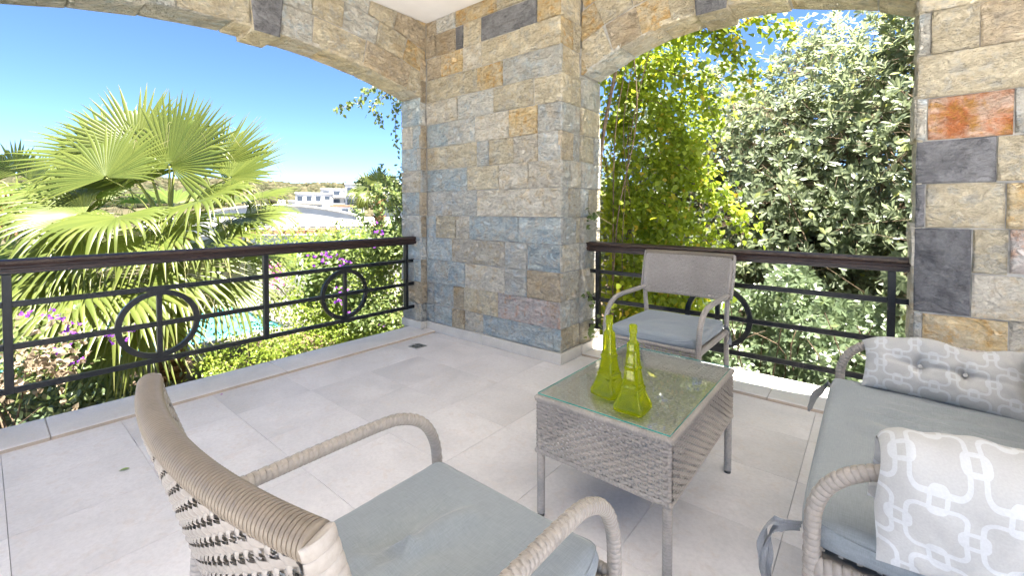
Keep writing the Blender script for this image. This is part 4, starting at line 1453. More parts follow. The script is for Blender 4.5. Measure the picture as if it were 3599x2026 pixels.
def join(parts):
    Vs, Ts, vr, off = [], [], [], 0
    for V_, T_, r in parts:
        Vs.append(V_); Ts.append(T_ + off); vr.append(r); off += len(V_)
    return np.concatenate(Vs), np.concatenate(Ts), np.concatenate(vr)

def whorls(tips, dirs, k, L, W, shape, spread=(0.6, 1.25), jitter=0.3, stem=0.5, var=None, fold=0.25, droop=0.15):
    """k leaves round each tip"""
    n = len(tips)
    dirs = unit(dirs)
    a = np.where(np.abs(dirs[:, 2:3]) > 0.9, np.array([[1.0, 0, 0]]), np.array([[0, 0, 1.0]]))
    X = unit(np.cross(dirs, a)); Y = np.cross(dirs, X)
    ph = rng.uniform(0, 2 * PI, (n, 1)) + np.arange(k)[None] * 2.39996 + rng.normal(0, .25, (n, k))
    sp = rng.uniform(spread[0], spread[1], (n, k))
    back = rng.uniform(0, 1, (n, k)) * stem * L
    rad = X[:, None] * np.cos(ph)[..., None] + Y[:, None] * np.sin(ph)[..., None]
    D = dirs[:, None] * np.cos(sp)[..., None] + rad * np.sin(sp)[..., None]
    D = D + rng.normal(0, jitter * .5, D.shape); D[..., 2] -= 0.05
    Nn = dirs[:, None] * np.sin(sp)[..., None] - rad * np.cos(sp)[..., None] + rng.normal(0, .15, D.shape)
    P = tips[:, None] - dirs[:, None] * back[..., None]
    LL = L * rng.uniform(.65, 1.15, (n, k)); WW = W * rng.uniform(.8, 1.15, (n, k))
    V_, T_ = leaf_arrays(P.reshape(-1, 3), D.reshape(-1, 3), Nn.reshape(-1, 3), LL.ravel(), WW.ravel(), shape, fold, droop)
    r = rng.uniform(0, .72, n * k)
    if var is not None:
        r = np.clip(r * .6 + np.repeat(var, k), 0, 1)
    hot = rng.uniform(0, 1, n * k) < 0.03
    r = np.where(hot, rng.uniform(.85, 1, n * k), r)
    return V_, T_, np.repeat(r, 8)

def stems_mesh(segs, n=5):
    """segs: list of (path, r0, r1)"""
    mb = MB()
    for path, r0, r1 in segs:
        mb.tube(path, list(np.linspace(r0, r1, len(path))), n, cap=False)
    return mb

def twig_lines(a, b, r=0.0022):
    """thin three sided twigs from a to b"""
    n = len(a); d = unit(b - a)
    x = unit(np.cross(d, np.array([[.3, .5, .8]]))); y = np.cross(d, x)
    vs = []
    for base, rr in ((a, r), (b, r * .5)):
        for k in range(3):
            th = 2 * PI * k / 3
            vs.append(base + x * math.cos(th) * rr + y * math.sin(th) * rr)
    Vv = np.stack(vs, 1).reshape(-1, 3)
    t = np.array([(0, 1, 4), (0, 4, 3), (1, 2, 5), (1, 5, 4), (2, 0, 3), (2, 3, 5)])
    Tt = (t[None] + (np.arange(n) * 6)[:, None, None]).reshape(-1, 3)
    return Vv, Tt

def crown_tips(cen, rad, nclump, ntip, sig, seed, bias_up=0.35, shell=(.55, 1.0), zmin=None):
    r_ = np.random.default_rng(seed)
    d = unit(r_.normal(size=(nclump, 3)))
    q = r_.uniform(shell[0], shell[1], (nclump, 1))
    C_ = d * q * np.array(rad) + np.array(cen)
    idx = r_.integers(0, nclump, ntip)
    sg = sig * r_.uniform(.6, 1.4, nclump)
    tips = C_[idx] + r_.normal(size=(ntip, 3)) * sg[idx][:, None] * np.array([1, 1, .9])
    out = unit((tips - np.array(cen)) / np.array(rad)) * .55 + unit(tips - C_[idx]) * .5 + np.array([0, 0, bias_up]) + r_.normal(size=(ntip, 3)) * .22
    if zmin is not None:
        k = tips[:, 2] > zmin
        tips, out, idx = tips[k], out[k], idx[k]
    return C_, idx, tips, unit(out)

def tree(name, label, cat, base, cen, rad, nclump, ntip, sig, k, L, W, mat, seed, shape=LEAF_OB, trunk_r=.05, ntrunk=1, group=None, zmin=None, bias_up=.35, extra=None, droop=.15, flowers=None, shell=(.55, 1.0), keep=None, shear=None):
    root = thing(name, base, label, cat, group)
    b = np.array(base)
    C_, idx, tips, dirs = crown_tips(cen, rad, nclump, ntip, sig, seed, bias_up, shell, zmin)
    if shear:                                              # the crown leans away with height
        tips[:, 1] += shear[0] * (tips[:, 2] - shear[1]); C_[:, 1] += shear[0] * (C_[:, 2] - shear[1])
    if keep is not None:
        m = keep(tips); idx, tips, dirs = idx[m], tips[m], dirs[m]
    lightness = np.clip(.18 * rng.normal(size=nclump) + .05 + .16 * np.clip(C_[:, 2] - 1.2, -.5, 2.0), -.15, .55)[idx]      # random clump tone, plus sunlight painted in as yellower leaves towards the top
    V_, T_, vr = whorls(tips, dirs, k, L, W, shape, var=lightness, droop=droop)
    parts = [(V_, T_, vr)]
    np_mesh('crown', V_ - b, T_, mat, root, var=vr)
    if flowers:
        fm, nf, fl, fw, fk = flowers
        m = rng.integers(0, len(tips), nf)
        ft = tips[m] + dirs[m] * L * .6
        V2, T2, v2 = whorls(ft, dirs[m], fk, fl, fw, LEAF_HT, spread=(.5, 1.2))
        np_mesh('blossom', V2 - b, T2, fm, root, var=v2)
    segs = []
    r_ = random.Random(seed)
    cen_ = np.array(cen)
    for t in range(ntrunk):
        off = V3(r_.uniform(-1, 1), r_.uniform(-1, 1), 0) * (.0 if ntrunk == 1 else rad[0] * .35)
        top = cen_ + off * 1.4 + V3(0, 0, rad[2] * .45)
        path = smoothpath([b + off * .6, b + (top - b) * .35 + V3(r_.uniform(-.08, .08), r_.uniform(-.08, .08), 0), b + (top - b) * .7 + V3(r_.uniform(-.1, .1), r_.uniform(-.1, .1), 0) + off * .3, top], 5)
        if shear: path = [p_ + V3(0, shear[0] * (p_[2] - shear[1]), 0) for p_ in path]
        segs.append((path, trunk_r, trunk_r * .25))
        for c in range(t, nclump, ntrunk):
            i = r_.randint(4, max(5, len(path) - 4)); p0 = path[i]; p1 = C_[c]
            mid = (p0 + p1) / 2 + V3(r_.uniform(-.1, .1), r_.uniform(-.1, .1), r_.uniform(-.05, .12)) * np.linalg.norm(p1 - p0)
            segs.append((smoothpath([p0, mid, p1], 4), trunk_r * .32, .004))
    o = stems_mesh(segs, 6).build('trunk', BARK, root, smooth=True, off=base)
    a = C_[idx] + (tips - C_[idx]) * .15
    Vt, Tt = twig_lines(a, tips)
    np_mesh('twigs', Vt - b, Tt, BARK, o)
    return root

# ---- right opening: laurel-like trees and hedge
open_keep = lambda t: (t[:, 1] > 0.62)
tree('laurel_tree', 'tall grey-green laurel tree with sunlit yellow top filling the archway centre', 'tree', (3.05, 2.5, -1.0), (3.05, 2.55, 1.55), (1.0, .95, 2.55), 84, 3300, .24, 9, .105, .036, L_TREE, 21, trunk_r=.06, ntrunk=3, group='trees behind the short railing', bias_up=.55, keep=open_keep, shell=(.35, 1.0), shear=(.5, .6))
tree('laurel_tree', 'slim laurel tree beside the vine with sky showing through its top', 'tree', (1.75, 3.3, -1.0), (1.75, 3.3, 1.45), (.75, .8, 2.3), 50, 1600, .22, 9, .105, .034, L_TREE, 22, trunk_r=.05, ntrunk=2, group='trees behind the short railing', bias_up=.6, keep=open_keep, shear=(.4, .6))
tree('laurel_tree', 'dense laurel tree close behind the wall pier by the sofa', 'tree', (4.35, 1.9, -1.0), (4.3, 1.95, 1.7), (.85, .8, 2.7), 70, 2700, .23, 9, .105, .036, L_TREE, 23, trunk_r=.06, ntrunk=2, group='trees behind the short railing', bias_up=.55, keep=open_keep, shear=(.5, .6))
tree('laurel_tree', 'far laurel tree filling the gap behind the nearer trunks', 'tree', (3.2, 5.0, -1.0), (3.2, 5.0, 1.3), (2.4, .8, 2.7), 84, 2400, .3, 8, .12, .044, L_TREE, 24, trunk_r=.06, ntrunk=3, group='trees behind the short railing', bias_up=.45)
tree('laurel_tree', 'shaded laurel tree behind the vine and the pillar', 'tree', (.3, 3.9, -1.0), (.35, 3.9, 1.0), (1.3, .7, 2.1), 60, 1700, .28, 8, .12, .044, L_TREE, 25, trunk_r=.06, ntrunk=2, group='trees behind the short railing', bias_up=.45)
# low hedge right at the sill
def palmate(tips, dirs, seed):
    return whorls(tips, dirs, 7, .070, .028, LEAF_OB, spread=(1.05, 1.45), jitter=.2, stem=.05)
hb_ = V3(2.75, 1.1, -1.0)
hedge = thing('hedge', tuple(hb_), 'low dark hedge of splayed leaves right behind the short railing', 'hedge')
rh = np.random.default_rng(31)
n = 4200
hx = rh.uniform(1.62, 4.6, n); hz = -1.0 + 1.75 * rh.uniform(0, 1, n) ** .8
hy = .62 + .22 * np.sin(hx * 3.1) * .5 + .10 * np.sin(hx * 7 + hz * 5) + rh.uniform(0, .5, n) + .55 * np.clip(hz + .5, 0, 1.3)
tips = np.stack([hx, hy, hz], 1)
m_ = (hz < .55 + .16 * np.sin(hx * 4.7) + .1 * np.sin(hx * 11))
tips = tips[m_]
dirs = np.stack([rh.normal(0, .35, len(tips)), -np.ones(len(tips)) + rh.normal(0, .3, len(tips)), .55 + rh.normal(0, .35, len(tips))], 1)
V_, T_, vr = palmate(tips, dirs, 1)
np_mesh('foliage', V_ - hb_, T_, L_HEDGE, hedge, var=vr)
segs = []
for i in range(46):
    x = 1.65 + i * .063 + random.uniform(-.03, .03); y = random.uniform(.9, 1.3)
    segs.append((smoothpath([(x, y, -1.02), (x + random.uniform(-.08, .08), y - .05, -.5), (x + random.uniform(-.12, .12), y - random.uniform(0, .25), .05), (x + random.uniform(-.2, .2), y - random.uniform(.05, .35), random.uniform(.2, .5))], 3), .009, .003))
stems_mesh(segs, 5).build('stems', BARK, hedge, smooth=True, off=tuple(hb_))

# climbing vine on the outside of the pillar
vb = V3(1.55, .75, -1.0)
vine = thing('climbing_vine', tuple(vb), 'sunlit yellow-green climbing vine hanging beside the pillar', 'vine')
cl = []
rv = np.random.default_rng(41)
def vclump(x, y, z, s, n): cl.append((x, y, z, s, n))
for i in range(54):                                    # ragged curtain, leaning back with height
    z = -.9 + i * .072
    wid = .22 + .50 * max(0, min(1, (z + .7) / 1.2)) + .30 * math.sin(z * 2.2 + .4) ** 2
    for k in range(5):
        t = rv.uniform(0, 1)
        vclump(1.46 + t ** 1.2 * wid, .56 + rv.uniform(-.06, .40) + .10 * max(0, z), z + rv.uniform(-.06, .06), rv.uniform(.05, .12), int(rv.uniform(16, 68)))
for i in range(40):
    z = rv.uniform(.1, 2.7)
    vclump(1.95 + rv.uniform(0, .6), .62 + rv.uniform(-.05, .35), z, rv.uniform(.05, .09), 26)
def spray(path, n, s=.06, per=15):
    P = resample(smoothpath(path, 6), .05)
    for i, p in enumerate(P):
        vclump(p[0], p[1], p[2], s, per)
    return P
sprays = [[(1.9, .75, 1.75), (2.3, .70, 1.62), (2.6, .66, 1.32), (2.82, .64, 1.13)],
          [(1.8, .75, 1.45), (2.2, .70, 1.25), (2.5, .66, .98), (2.66, .62, .86)],
          [(1.9, .72, 2.05), (2.2, .68, 1.92), (2.42, .66, 1.66)],
          [(2.0, .72, 2.55), (2.35, .66, 2.35), (2.55, .62, 2.02)],
          [(2.1, .70, 2.85), (2.5, .62, 2.72), (2.75, .58, 2.40), (2.85, .56, 2.2)],
          [(2.3, .66, 3.0), (2.7, .58, 2.86), (2.95, .54, 2.66), (3.12, .52, 2.55)],
          [(2.2, .66, 3.0), (2.6, .58, 2.72), (2.72, .56, 2.5)],
          [(1.8, .75, 2.3), (2.1, .7, 2.2), (2.25, .68, 1.9)]]
vsegs = []
for sp_ in sprays:
    P = spray(sp_, 1)
    vsegs.append((P, .006, .0018))
pts, nn_ = [], []
for (x, y, z, s, n) in cl:
    q = rv.normal(size=(n, 3)) * s + np.array([x, y, z]); pts.append(q)
tips = np.concatenate(pts)
tips[:, 1] = np.maximum(tips[:, 1], .36 + .05 * (tips[:, 0] < 1.70))
nt_ = len(tips)
D_ = np.stack([rv.normal(.25, .5, nt_), rv.normal(-.35, .5, nt_), rv.normal(-.45, .45, nt_)], 1)
Nn = np.stack([rv.normal(.35, .4, nt_), rv.normal(-.35, .4, nt_), np.full(nt_, .8)], 1)
V_, T_ = leaf_arrays(tips, D_, Nn, .062 * rv.uniform(.6, 1.2, nt_), .046 * rv.uniform(.7, 1.2, nt_), LEAF_HT, .2, .2)
vr = np.repeat(np.where(rv.uniform(0, 1, nt_) < .07, rv.uniform(.8, 1, nt_), rv.uniform(0, .75, nt_)), 8)
np_mesh('foliage', V_ - vb, T_, L_VINE, vine, var=vr)
for i in range(7):
    x = 1.48 + rv.uniform(0, .35); y = .50 + rv.uniform(0, .5)
    vsegs.append((smoothpath([(x + rv.uniform(-.1, .1), y, -1.02), (x + rv.uniform(-.12, .12), y, 0), (x + rv.uniform(-.12, .12), y - .05, 1.1), (x + rv.uniform(-.1, .2), y - .05, 2.1), (x + rv.uniform(0, .4), y, 3.0)], 6), rv.uniform(.004, .013), .004))
vsegs.append((smoothpath([(1.60, .50, -1.02), (1.56, .46, .6), (1.60, .44, 1.7), (1.74, .44, 2.45), (1.9, .45, 3.0)], 8), .022, .016))
stems_mesh(vsegs, 6).build('stems', BARK, vine, smooth=True, off=tuple(vb))
# a few leaves creeping round the pillar jamb
for (x, y, z, lab) in ((1.70, .07, .26, 'small leafy vine shoot curling round the pillar foot'), (1.70, .05, 1.17, 'small leafy vine shoot poking round the pillar above the handrail'), (1.69, .09, .50, 'thin vine shoot on the pillar jamb under the handrail')):
    rt_ = thing('vine_shoot', (x, y, z), lab, 'vine shoot', 'vine shoots creeping round the pillar')
    nn2 = 15
    q = rv.normal(size=(nn2, 3)) * np.array([.035, .05, .045]) + np.array([.02, 0, 0])
    q[:, 0] = np.abs(q[:, 0])
    D_ = rv.normal(size=(nn2, 3)) * .5 + np.array([.2, -.5, -.5]); Nn = rv.normal(size=(nn2, 3)) * .4 + np.array([.5, -.3, .6])
    V_, T_ = leaf_arrays(q, D_, Nn, .05 * rv.uniform(.7, 1.2, nn2), .034, LEAF_HT, .2, .2)
    np_mesh('leaves', V_, T_, L_BOUG, rt_, var=np.repeat(rv.uniform(0, .6, nn2), 8))
    stems_mesh([(smoothpath([(.0, .42, -.05), (.0, .25, .0), (.015, .1, .03), (.02, -.05, .0)], 5), .003, .0015)], 5).build('stem', BARK, rt_, smooth=True)

# ---- palms
def frond_mesh(hub, axis, nrm, Rb, nseg=38, spread=2.15, droop=.35, seed=0, curl=.0):
    """fan blade of pleated segments, joined near the hub, free and drooping outside"""
    r_ = np.random.default_rng(seed)
    axis = unit(np.array(axis, float)); nrm = np.array(nrm, float)
    side = unit(np.cross(nrm, axis)); nrm = np.cross(axis, side)
    Vs, Ts, vr = [], [], []
    off = 0
    rs = np.array([.03, .22, .42, .56, .68, .80, .90, 1.0])
    dphi = 2 * spread / nseg
    for s in range(nseg):
        ph = -spread + dphi * (s + .5)
        Rs = Rb * (1.0 - .20 * (abs(ph) / spread) ** 2) * r_.uniform(.92, 1.06)
        d = axis * math.cos(ph) + side * math.sin(ph)
        tn = -axis * math.sin(ph) + side * math.cos(ph)
        dr = droop * r_.uniform(.5, 1.5)
        if r_.uniform() < .16: dr += .55
        tw = r_.normal(0, .05)
        rows = []
        for q in rs:
            rr = q * Rs
            cup = nrm * (.18 * Rs * (abs(ph) / spread) ** 2 * q)          # blade folded like a shallow cup
            p = d * rr + cup + tn * tw * max(0, q - .5) * Rs
            g = max(0.0, q - .50)
            fall = dr * Rs * (g * 2) ** 2 * .62
            p = p + np.array([0, 0, -fall]) - d * (fall * .22)
            hw = rr * math.tan(dphi / 2) if q <= .57 else .57 * Rs * math.tan(dphi / 2) * (1 - ((q - .57) / .43) ** 1.25) + .0012
            pl = hw * .55
            rows.append((p - tn * hw - nrm * pl * .5, p + nrm * pl * .5, p + tn * hw - nrm * pl * .5))
        v = np.array(rows).reshape(-1, 3) + np.array(hub)
        t = []
        for i in range(len(rs) - 1):
            for k in (0, 1):
                a, b, c, e = i * 3 + k, i * 3 + k + 1, (i + 1) * 3 + k + 1, (i + 1) * 3 + k
                t += [(a, b, c), (a, c, e)]
        Vs.append(v); Ts.append(np.array(t) + off); off += len(v)
        base = r_.uniform(.1, .6)
        tipv = np.clip(base + np.maximum(0, rs - .75) * 1.6, 0, 1)
        vr.append(np.repeat(tipv, 3))
    for s in range(9):                                     # pale hanging fibres
        ph = r_.uniform(-spread, spread); d = axis * math.cos(ph) + side * math.sin(ph)
        p = d * Rb * r_.uniform(.5, .8); rows = []
        w_ = .0022; sd_ = r_.normal(0, .05, 3)
        for k in range(6):
            rows += [p - side * w_, p + side * w_]
            p = p + d * .035 * (1 - k * .18) + np.array([0, 0, -.02 - .022 * k]) * r_.uniform(.6, 1.5) + sd_ * .4 + r_.normal(0, .008, 3)
        v = np.array(rows) + np.array(hub)
        t = []
        for i in range(5): t += [(i * 2, i * 2 + 1, i * 2 + 3), (i * 2, i * 2 + 3, i * 2 + 2)]
        Vs.append(v); Ts.append(np.array(t) + off); off += len(v); vr.append(np.full(len(v), 1.0))
    return np.concatenate(Vs), np.concatenate(Ts), np.concatenate(vr)

CR = np.array([math.cos(R(39.3835)), math.sin(R(39.3835)), 0.0])      # along the garden
CT = np.array([math.sin(R(39.3835)), -math.cos(R(39.3835)), 0.0])     # towards the balcony
CU = np.array([0, 0, 1.0])

def palm(name, label, base, top_z, fronds, Rb, trunk_r, seed, mat=L_PALM, nseg=46, boots=True, lean=(0, 0)):
    root = thing(name, base, label, 'palm tree', 'fan palms in the garden')
    b = np.array(base); crown = np.array([base[0] + lean[0], base[1] + lean[1], top_z])
    r_ = random.Random(seed)
    P = smoothpath([b, b + (crown - b) * .5 + V3(.03, .02, 0), crown + V3(0, 0, .05)], 14)
    q = MB()
    q.tube(P, [trunk_r * (1.15 - .15 * i / len(P)) for i in range(len(P))], 14, rad=lambda i, th: 1 + .07 * ((i % 2) * 2 - 1) + .05 * math.sin(th * 5 + i))
    tr_ = q.build('trunk', PALMTRUNK, root, off=base)
    if boots:
        for k in range(34):                               # old leaf bases
            a = k * 2.39996; z = b[2] + (crown[2] - b[2]) * (.25 + .75 * k / 34)
            px, py = crown[0], crown[1]
            t0 = np.array([px + math.cos(a) * trunk_r * .9, py + math.sin(a) * trunk_r * .9, z])
            d = np.array([math.cos(a), math.sin(a), .9]) * trunk_r * r_.uniform(.7, 1.3)
            qq = MB(); qq.tube([t0 - d * .3, t0 + d * .5, t0 + d], [trunk_r * .34, trunk_r * .25, trunk_r * .12], 5)
            qq.build('leaf_base', PALMTRUNK, tr_, off=base)
    for i, (h, ax, nr, sc, dr) in enumerate(fronds):
        hub = crown + CR * h[0] + CU * h[1] + CT * h[2]
        A = CR * ax[0] + CU * ax[1] + CT * ax[2]
        Nn = CR * nr[0] + CU * nr[1] + CT * nr[2]
        V_, T_, vr = frond_mesh(hub, A, Nn, Rb * sc, nseg, 2.0 + .2 * math.sin(i * 1.7), dr, seed + i)
        fo = np_mesh('frond', V_ - b, T_, mat, root, var=vr)
        mid = crown * .5 + hub * .5 + CU * (.06 + .10 * np.linalg.norm(hub - crown))
        st = crown + unit(hub - crown) * trunk_r * .5
        qq = MB(); qq.tube(smoothpath([st, mid, hub], 6), list(np.linspace(.024, .011, 13)), 6, el=(.6, 1))
        qq.build('petiole', PETIOLE, fo, smooth=True, off=base)
    return root

# main palm: (hub offset right/up/towards, blade axis, blade normal, size, droop)
FR = [
    # upright fans against the sky
    ((-.50, 1.22, -.10), (-.40, .90, -.14), (.28, .30, .91), 1.02, .03),
    ((.10, .98, .10), (.16, .96, -.20), (-.08, .24, .97), 1.12, .04),
    ((-.42, .80, .45), (-.28, .86, -.36), (.08, .42, .90), .92, .10),
    ((-.70, 1.08, .05), (-.90, .48, -.05), (.28, .55, .78), 1.12, .08),
    ((.80, .84, -.05), (.84, .52, -.10), (-.38, .58, .72), .92, .06),
    ((-.15, 1.15, -.35), (-.10, .96, -.28), (.0, .30, .95), 1.0, .05),
    ((.45, 1.0, -.30), (.50, .84, -.25), (-.22, .36, .90), 1.0, .06),
    ((-.60, .75, -.2), (-.75, .60, -.2), (.2, .6, .75), .95, .2),
    # middle, spreading and drooping
    ((.60, .52, .30), (.90, .20, .35), (.05, .88, .46), 1.0, 0.37),
    ((-.95, .56, .20), (-.95, .20, .20), (.05, .90, .42), 1.10, 0.34),
    ((-1.10, .18, .15), (-.95, -.20, .20), (.05, .92, .38), .9, 0.34),
    ((-.55, .35, .60), (-.65, -.05, .75), (.1, .82, .58), .95, 0.43),
    ((.02, .32, .80), (.10, -.22, .95), (.0, .85, .55), .88, 0.46),
    ((.76, .04, .30), (.97, .16, .15), (-.1, .93, .36), .95, 0.25),
    ((.95, .30, -.1), (.97, .10, -.1), (0, .95, .3), .9, 0.34),
    ((-.72, .04, .65), (-.90, -.18, .35), (.0, .88, .5), 1.05, 0.28),
    ((.45, .15, .70), (.55, -.35, .75), (.0, .82, .58), .9, 0.46),
    ((-.25, .05, .85), (-.30, -.45, .85), (.0, .78, .62), .9, 0.46),
    # lower ones reaching towards the balcony, faces up to the sun
    ((-.55, -.22, .95), (-.72, -.35, .60), (-.1, .85, .50), 1.0, .30),
    ((-.15, -.36, 1.10), (-.22, -.50, .84), (.0, .80, .60), 1.05, .22),
    ((.28, -.40, 1.05), (.28, -.55, .78), (.05, .78, .62), 1.10, .22),
    ((.62, -.30, .85), (.74, -.48, .46), (.1, .78, .60), 1.0, .30),
    ((.92, -.42, .40), (.88, -.48, .20), (.2, .80, .55), .95, .40),
    ((-.92, -.40, .65), (-.84, -.48, .30), (-.2, .80, .55), 1.05, .30),
    ((-.50, -.70, 1.0), (-.50, -.70, .52), (-.1, .66, .74), 1.0, .22),
    ((.42, -.76, .95), (.42, -.74, .50), (.1, .66, .74), .95, .22),
    ((-1.15, -.30, .15), (-.92, -.42, .15), (-.2, .85, .5), 1.0, .40),
    ((.0, -.95, 1.0), (.05, -.86, .45), (.0, .55, .83), .9, .18),
    # back
    ((-.5, .5, -.75), (-.6, .4, -.7), (.3, .85, .4), .95, .2),
    ((.5, .5, -.75), (.6, .4, -.7), (-.3, .85, .4), .95, .2),
    ((.0, .3, -.95), (.0, .1, -1.0), (0, 1, .2), .9, .4),
    ((.7, -.2, -.6), (.75, -.2, -.6), (0, 1, .2), .9, .5),
    ((-.7, -.2, -.6), (-.75, -.2, -.6), (0, 1, .2), .9, .5),
]
palm('fan_palm', 'large bright fan palm standing right behind the long railing', (-3.72, -1.63, -1.02), .85, FR, .98, .13, 100)
FR2 = [((.0, .45, .0), (.0, 1, .1), (0, .1, 1), .9, .1), ((-.4, .3, .1), (-.7, .6, .1), (.2, .3, .9), .95, .3), ((.4, .3, .1), (.7, .6, .1), (-.2, .3, .9), .95, .3),
       ((.6, .05, .2), (.95, .1, .2), (0, .9, .4), 1.0, .6), ((-.6, .05, .2), (-.95, .1, .2), (0, .9, .4), 1.0, .6), ((.2, .1, .5), (.2, -.2, .9), (0, .8, .6), .9, .7),
       ((-.25, .0, .5), (-.3, -.4, .8), (0, .8, .6), .9, .7), ((.5, -.3, .3), (.8, -.5, .3), (0, .8, .6), .9, .6), ((-.5, -.3, .3), (-.8, -.5, .3), (0, .8, .6), .9, .6),
       ((.2, .35, -.4), (.3, .7, -.6), (0, .6, .8), .9, .2), ((-.2, .2, -.5), (-.3, .4, -.8), (0, .8, .5), .9, .3), ((.7, .2, -.2), (.9, .3, -.2), (0, 1, .2), .9, .5)]
p2_ = palm('fan_palm', 'smaller fan palm with orange fruit clusters at the edge of the picture', (-9.9, -2.75, -1.2), 1.55, FR2, .85, .16, 200, nseg=26)
FRUIT = plain_mat('orange_palm_fruit', (0.62, 0.34, 0.08), .6, .3, var=.3, scale=30)
for k in range(7):
    q = MB(); a = k * .9
    c0 = V3(-9.9, -2.75, 1.25) + CT * (.30 + .1 * (k % 2)) + CR * (-.5 + .17 * k)
    for j in range(70):
        d = unit(np.array([random.gauss(0, 1), random.gauss(0, 1), random.gauss(0, 1)])) * random.uniform(.03, .14)
        c = c0 + d * np.array([1, 1, 1.9]) - V3(0, 0, .15)
        q.tube([c - V3(0, 0, .022), c, c + V3(0, 0, .022)], [.006, .024, .006], 5)
    stuff(q.build('fruit_cluster', FRUIT, p2_, smooth=True, off=(-9.9, -2.75, -1.2)))
palm('fan_palm', 'distant fan palm peeking over the bougainvillea by the pillar', (-11.2, 6.6, -1.2), 1.9, FR2, .72, .15, 300, nseg=24)

# ---- bougainvillea by the pillar (left opening)
def bush(name, label, cat, base, clumps, L, W, mat, seed, shape=LEAF_HT, per_dir=(0, 0, .4), flowers=None, stems=10, group=None, sprays=(), rstem=.008, droop=.2, shift=(0, 0, 0)):
    sx, sy, sz = shift
    clumps = [(x + sx, y + sy, z + sz, s, n) for (x, y, z, s, n) in clumps]
    sprays = [([(p[0] + sx, p[1] + sy, p[2] + sz) for p in path], per, s) for path, per, s in sprays]
    if flowers: flowers = [(fm, fl, [(x + sx * .62, y + sy * .62, z + sz, s, k) for (x, y, z, s, k) in cents]) for fm, fl, cents in flowers]
    base = (base[0] + sx, base[1] + sy, base[2])
    root = thing(name, tuple(base), label, cat, group)
    b = np.array(base); r_ = np.random.default_rng(seed)
    pts = [r_.normal(size=(n, 3)) * np.array([s, s, s]) + np.array([x, y, z]) for (x, y, z, s, n) in clumps]
    segs = []
    for path, per, s in sprays:
        P = resample(smoothpath(path, 6), .04)
        segs.append((P, .005, .0015))
        for p in P: pts.append(r_.normal(size=(per, 3)) * s + p)
    tips = np.concatenate(pts); n = len(tips)
    tips[:, 2] = np.maximum(tips[:, 2], -1.0)
    D_ = r_.normal(size=(n, 3)) * .6 + np.array(per_dir); Nn = r_.normal(size=(n, 3)) * .45 + np.array([.25, -.2, .8])
    V_, T_ = leaf_arrays(tips, D_, Nn, L * r_.uniform(.6, 1.2, n), W * r_.uniform(.7, 1.2, n), shape, .22, droop)
    vr = np.repeat(np.where(r_.uniform(0, 1, n) < .04, r_.uniform(.8, 1, n), r_.uniform(0, .75, n)), 8)
    np_mesh('foliage', V_ - b, T_, mat, root, var=vr)
    if flowers:
        for (fm, fl, cents) in flowers:
            ft, fd = [], []
            for (x, y, z, s, k) in cents:
                ft.append(r_.normal(size=(k, 3)) * s + np.array([x, y, z]))
            ft = np.concatenate(ft)
            V2, T2, v2 = whorls(ft, r_.normal(size=(len(ft), 3)) + np.array([.5, -.4, .4]), 3, fl, fl * .8, LEAF_HT, spread=(.5, 1.0))
            np_mesh('blossom', V2 - b, T2, fm, root, var=v2)
    for i in range(stems):
        c = clumps[r_.integers(0, len(clumps))]
        tgt = np.array(c[:3]); a = b + np.array([r_.uniform(-.2, .2), r_.uniform(-.2, .2), 0])
        segs.append((smoothpath([a, a * .5 + tgt * .5 + r_.normal(size=3) * .12, tgt], 5), rstem, rstem * .25))
    stems_mesh(segs, 5).build('stems', BARK, root, smooth=True, off=tuple(base))
    return root

rb = np.random.default_rng(51)
def fill(n, x, y, z, s, k):
    return [(rb.uniform(*x), rb.uniform(*y), rb.uniform(*z), s, k) for _ in range(n)]
cl_b = fill(60, (-1.5, -.75), (-.62, .75), (-.95, .85), .12, 125) + fill(20, (-1.3, -.8), (-.10, .6), (.6, 1.2), .10, 110) + fill(16, (-1.5, -1.0), (-1.0, -.55), (.1, .68), .08, 70)
bush('bougainvillea', 'tall bougainvillea with purple bracts hugging the pillar outside', 'bougainvillea', (-1.1, .05, -1.0), cl_b, .066, .050, L_BOUG, 52, stems=16, shift=(-.85, .50, -.06),
     sprays=[([(-.9, -.1, .9), (-.75, -.30, 1.25), (-.65, -.42, 1.62)], 6, .035), ([(-.9, .1, .9), (-.8, -.05, 1.5), (-.7, -.15, 1.75)], 6, .05), ([(-.95, -.1, .8), (-.85, -.5, 1.2), (-.8, -.65, 1.33)], 5, .03),
             ([(-1.1, -.2, .7), (-1.2, -.7, .95), (-1.25, -1.0, .85)], 7, .05), ([(-1.1, -.4, .5), (-1.25, -.9, .75), (-1.3, -1.2, .62)], 7, .05),
             ([(-.8, .3, 1.0), (-.7, .1, 1.45), (-.68, .0, 1.55)], 7, .05)],
     flowers=[(L_BRACT, .036, [(-1.15, -.75, .78, .05, 10), (-1.2, -.55, .62, .05, 9), (-1.25, -.85, .68, .05, 8), (-1.2, -.60, .15, .06, 9), (-1.15, -.55, -.05, .05, 8), (-1.15, -.62, .30, .05, 6), (-1.0, -.2, .98, .05, 7), (-1.1, -.1, .9, .05, 4), (-1.0, -.15, -.3, .05, 4), (-.95, -1.0, -.6, .04, 4), (-1.2, -.95, .80, .04, 5)])])
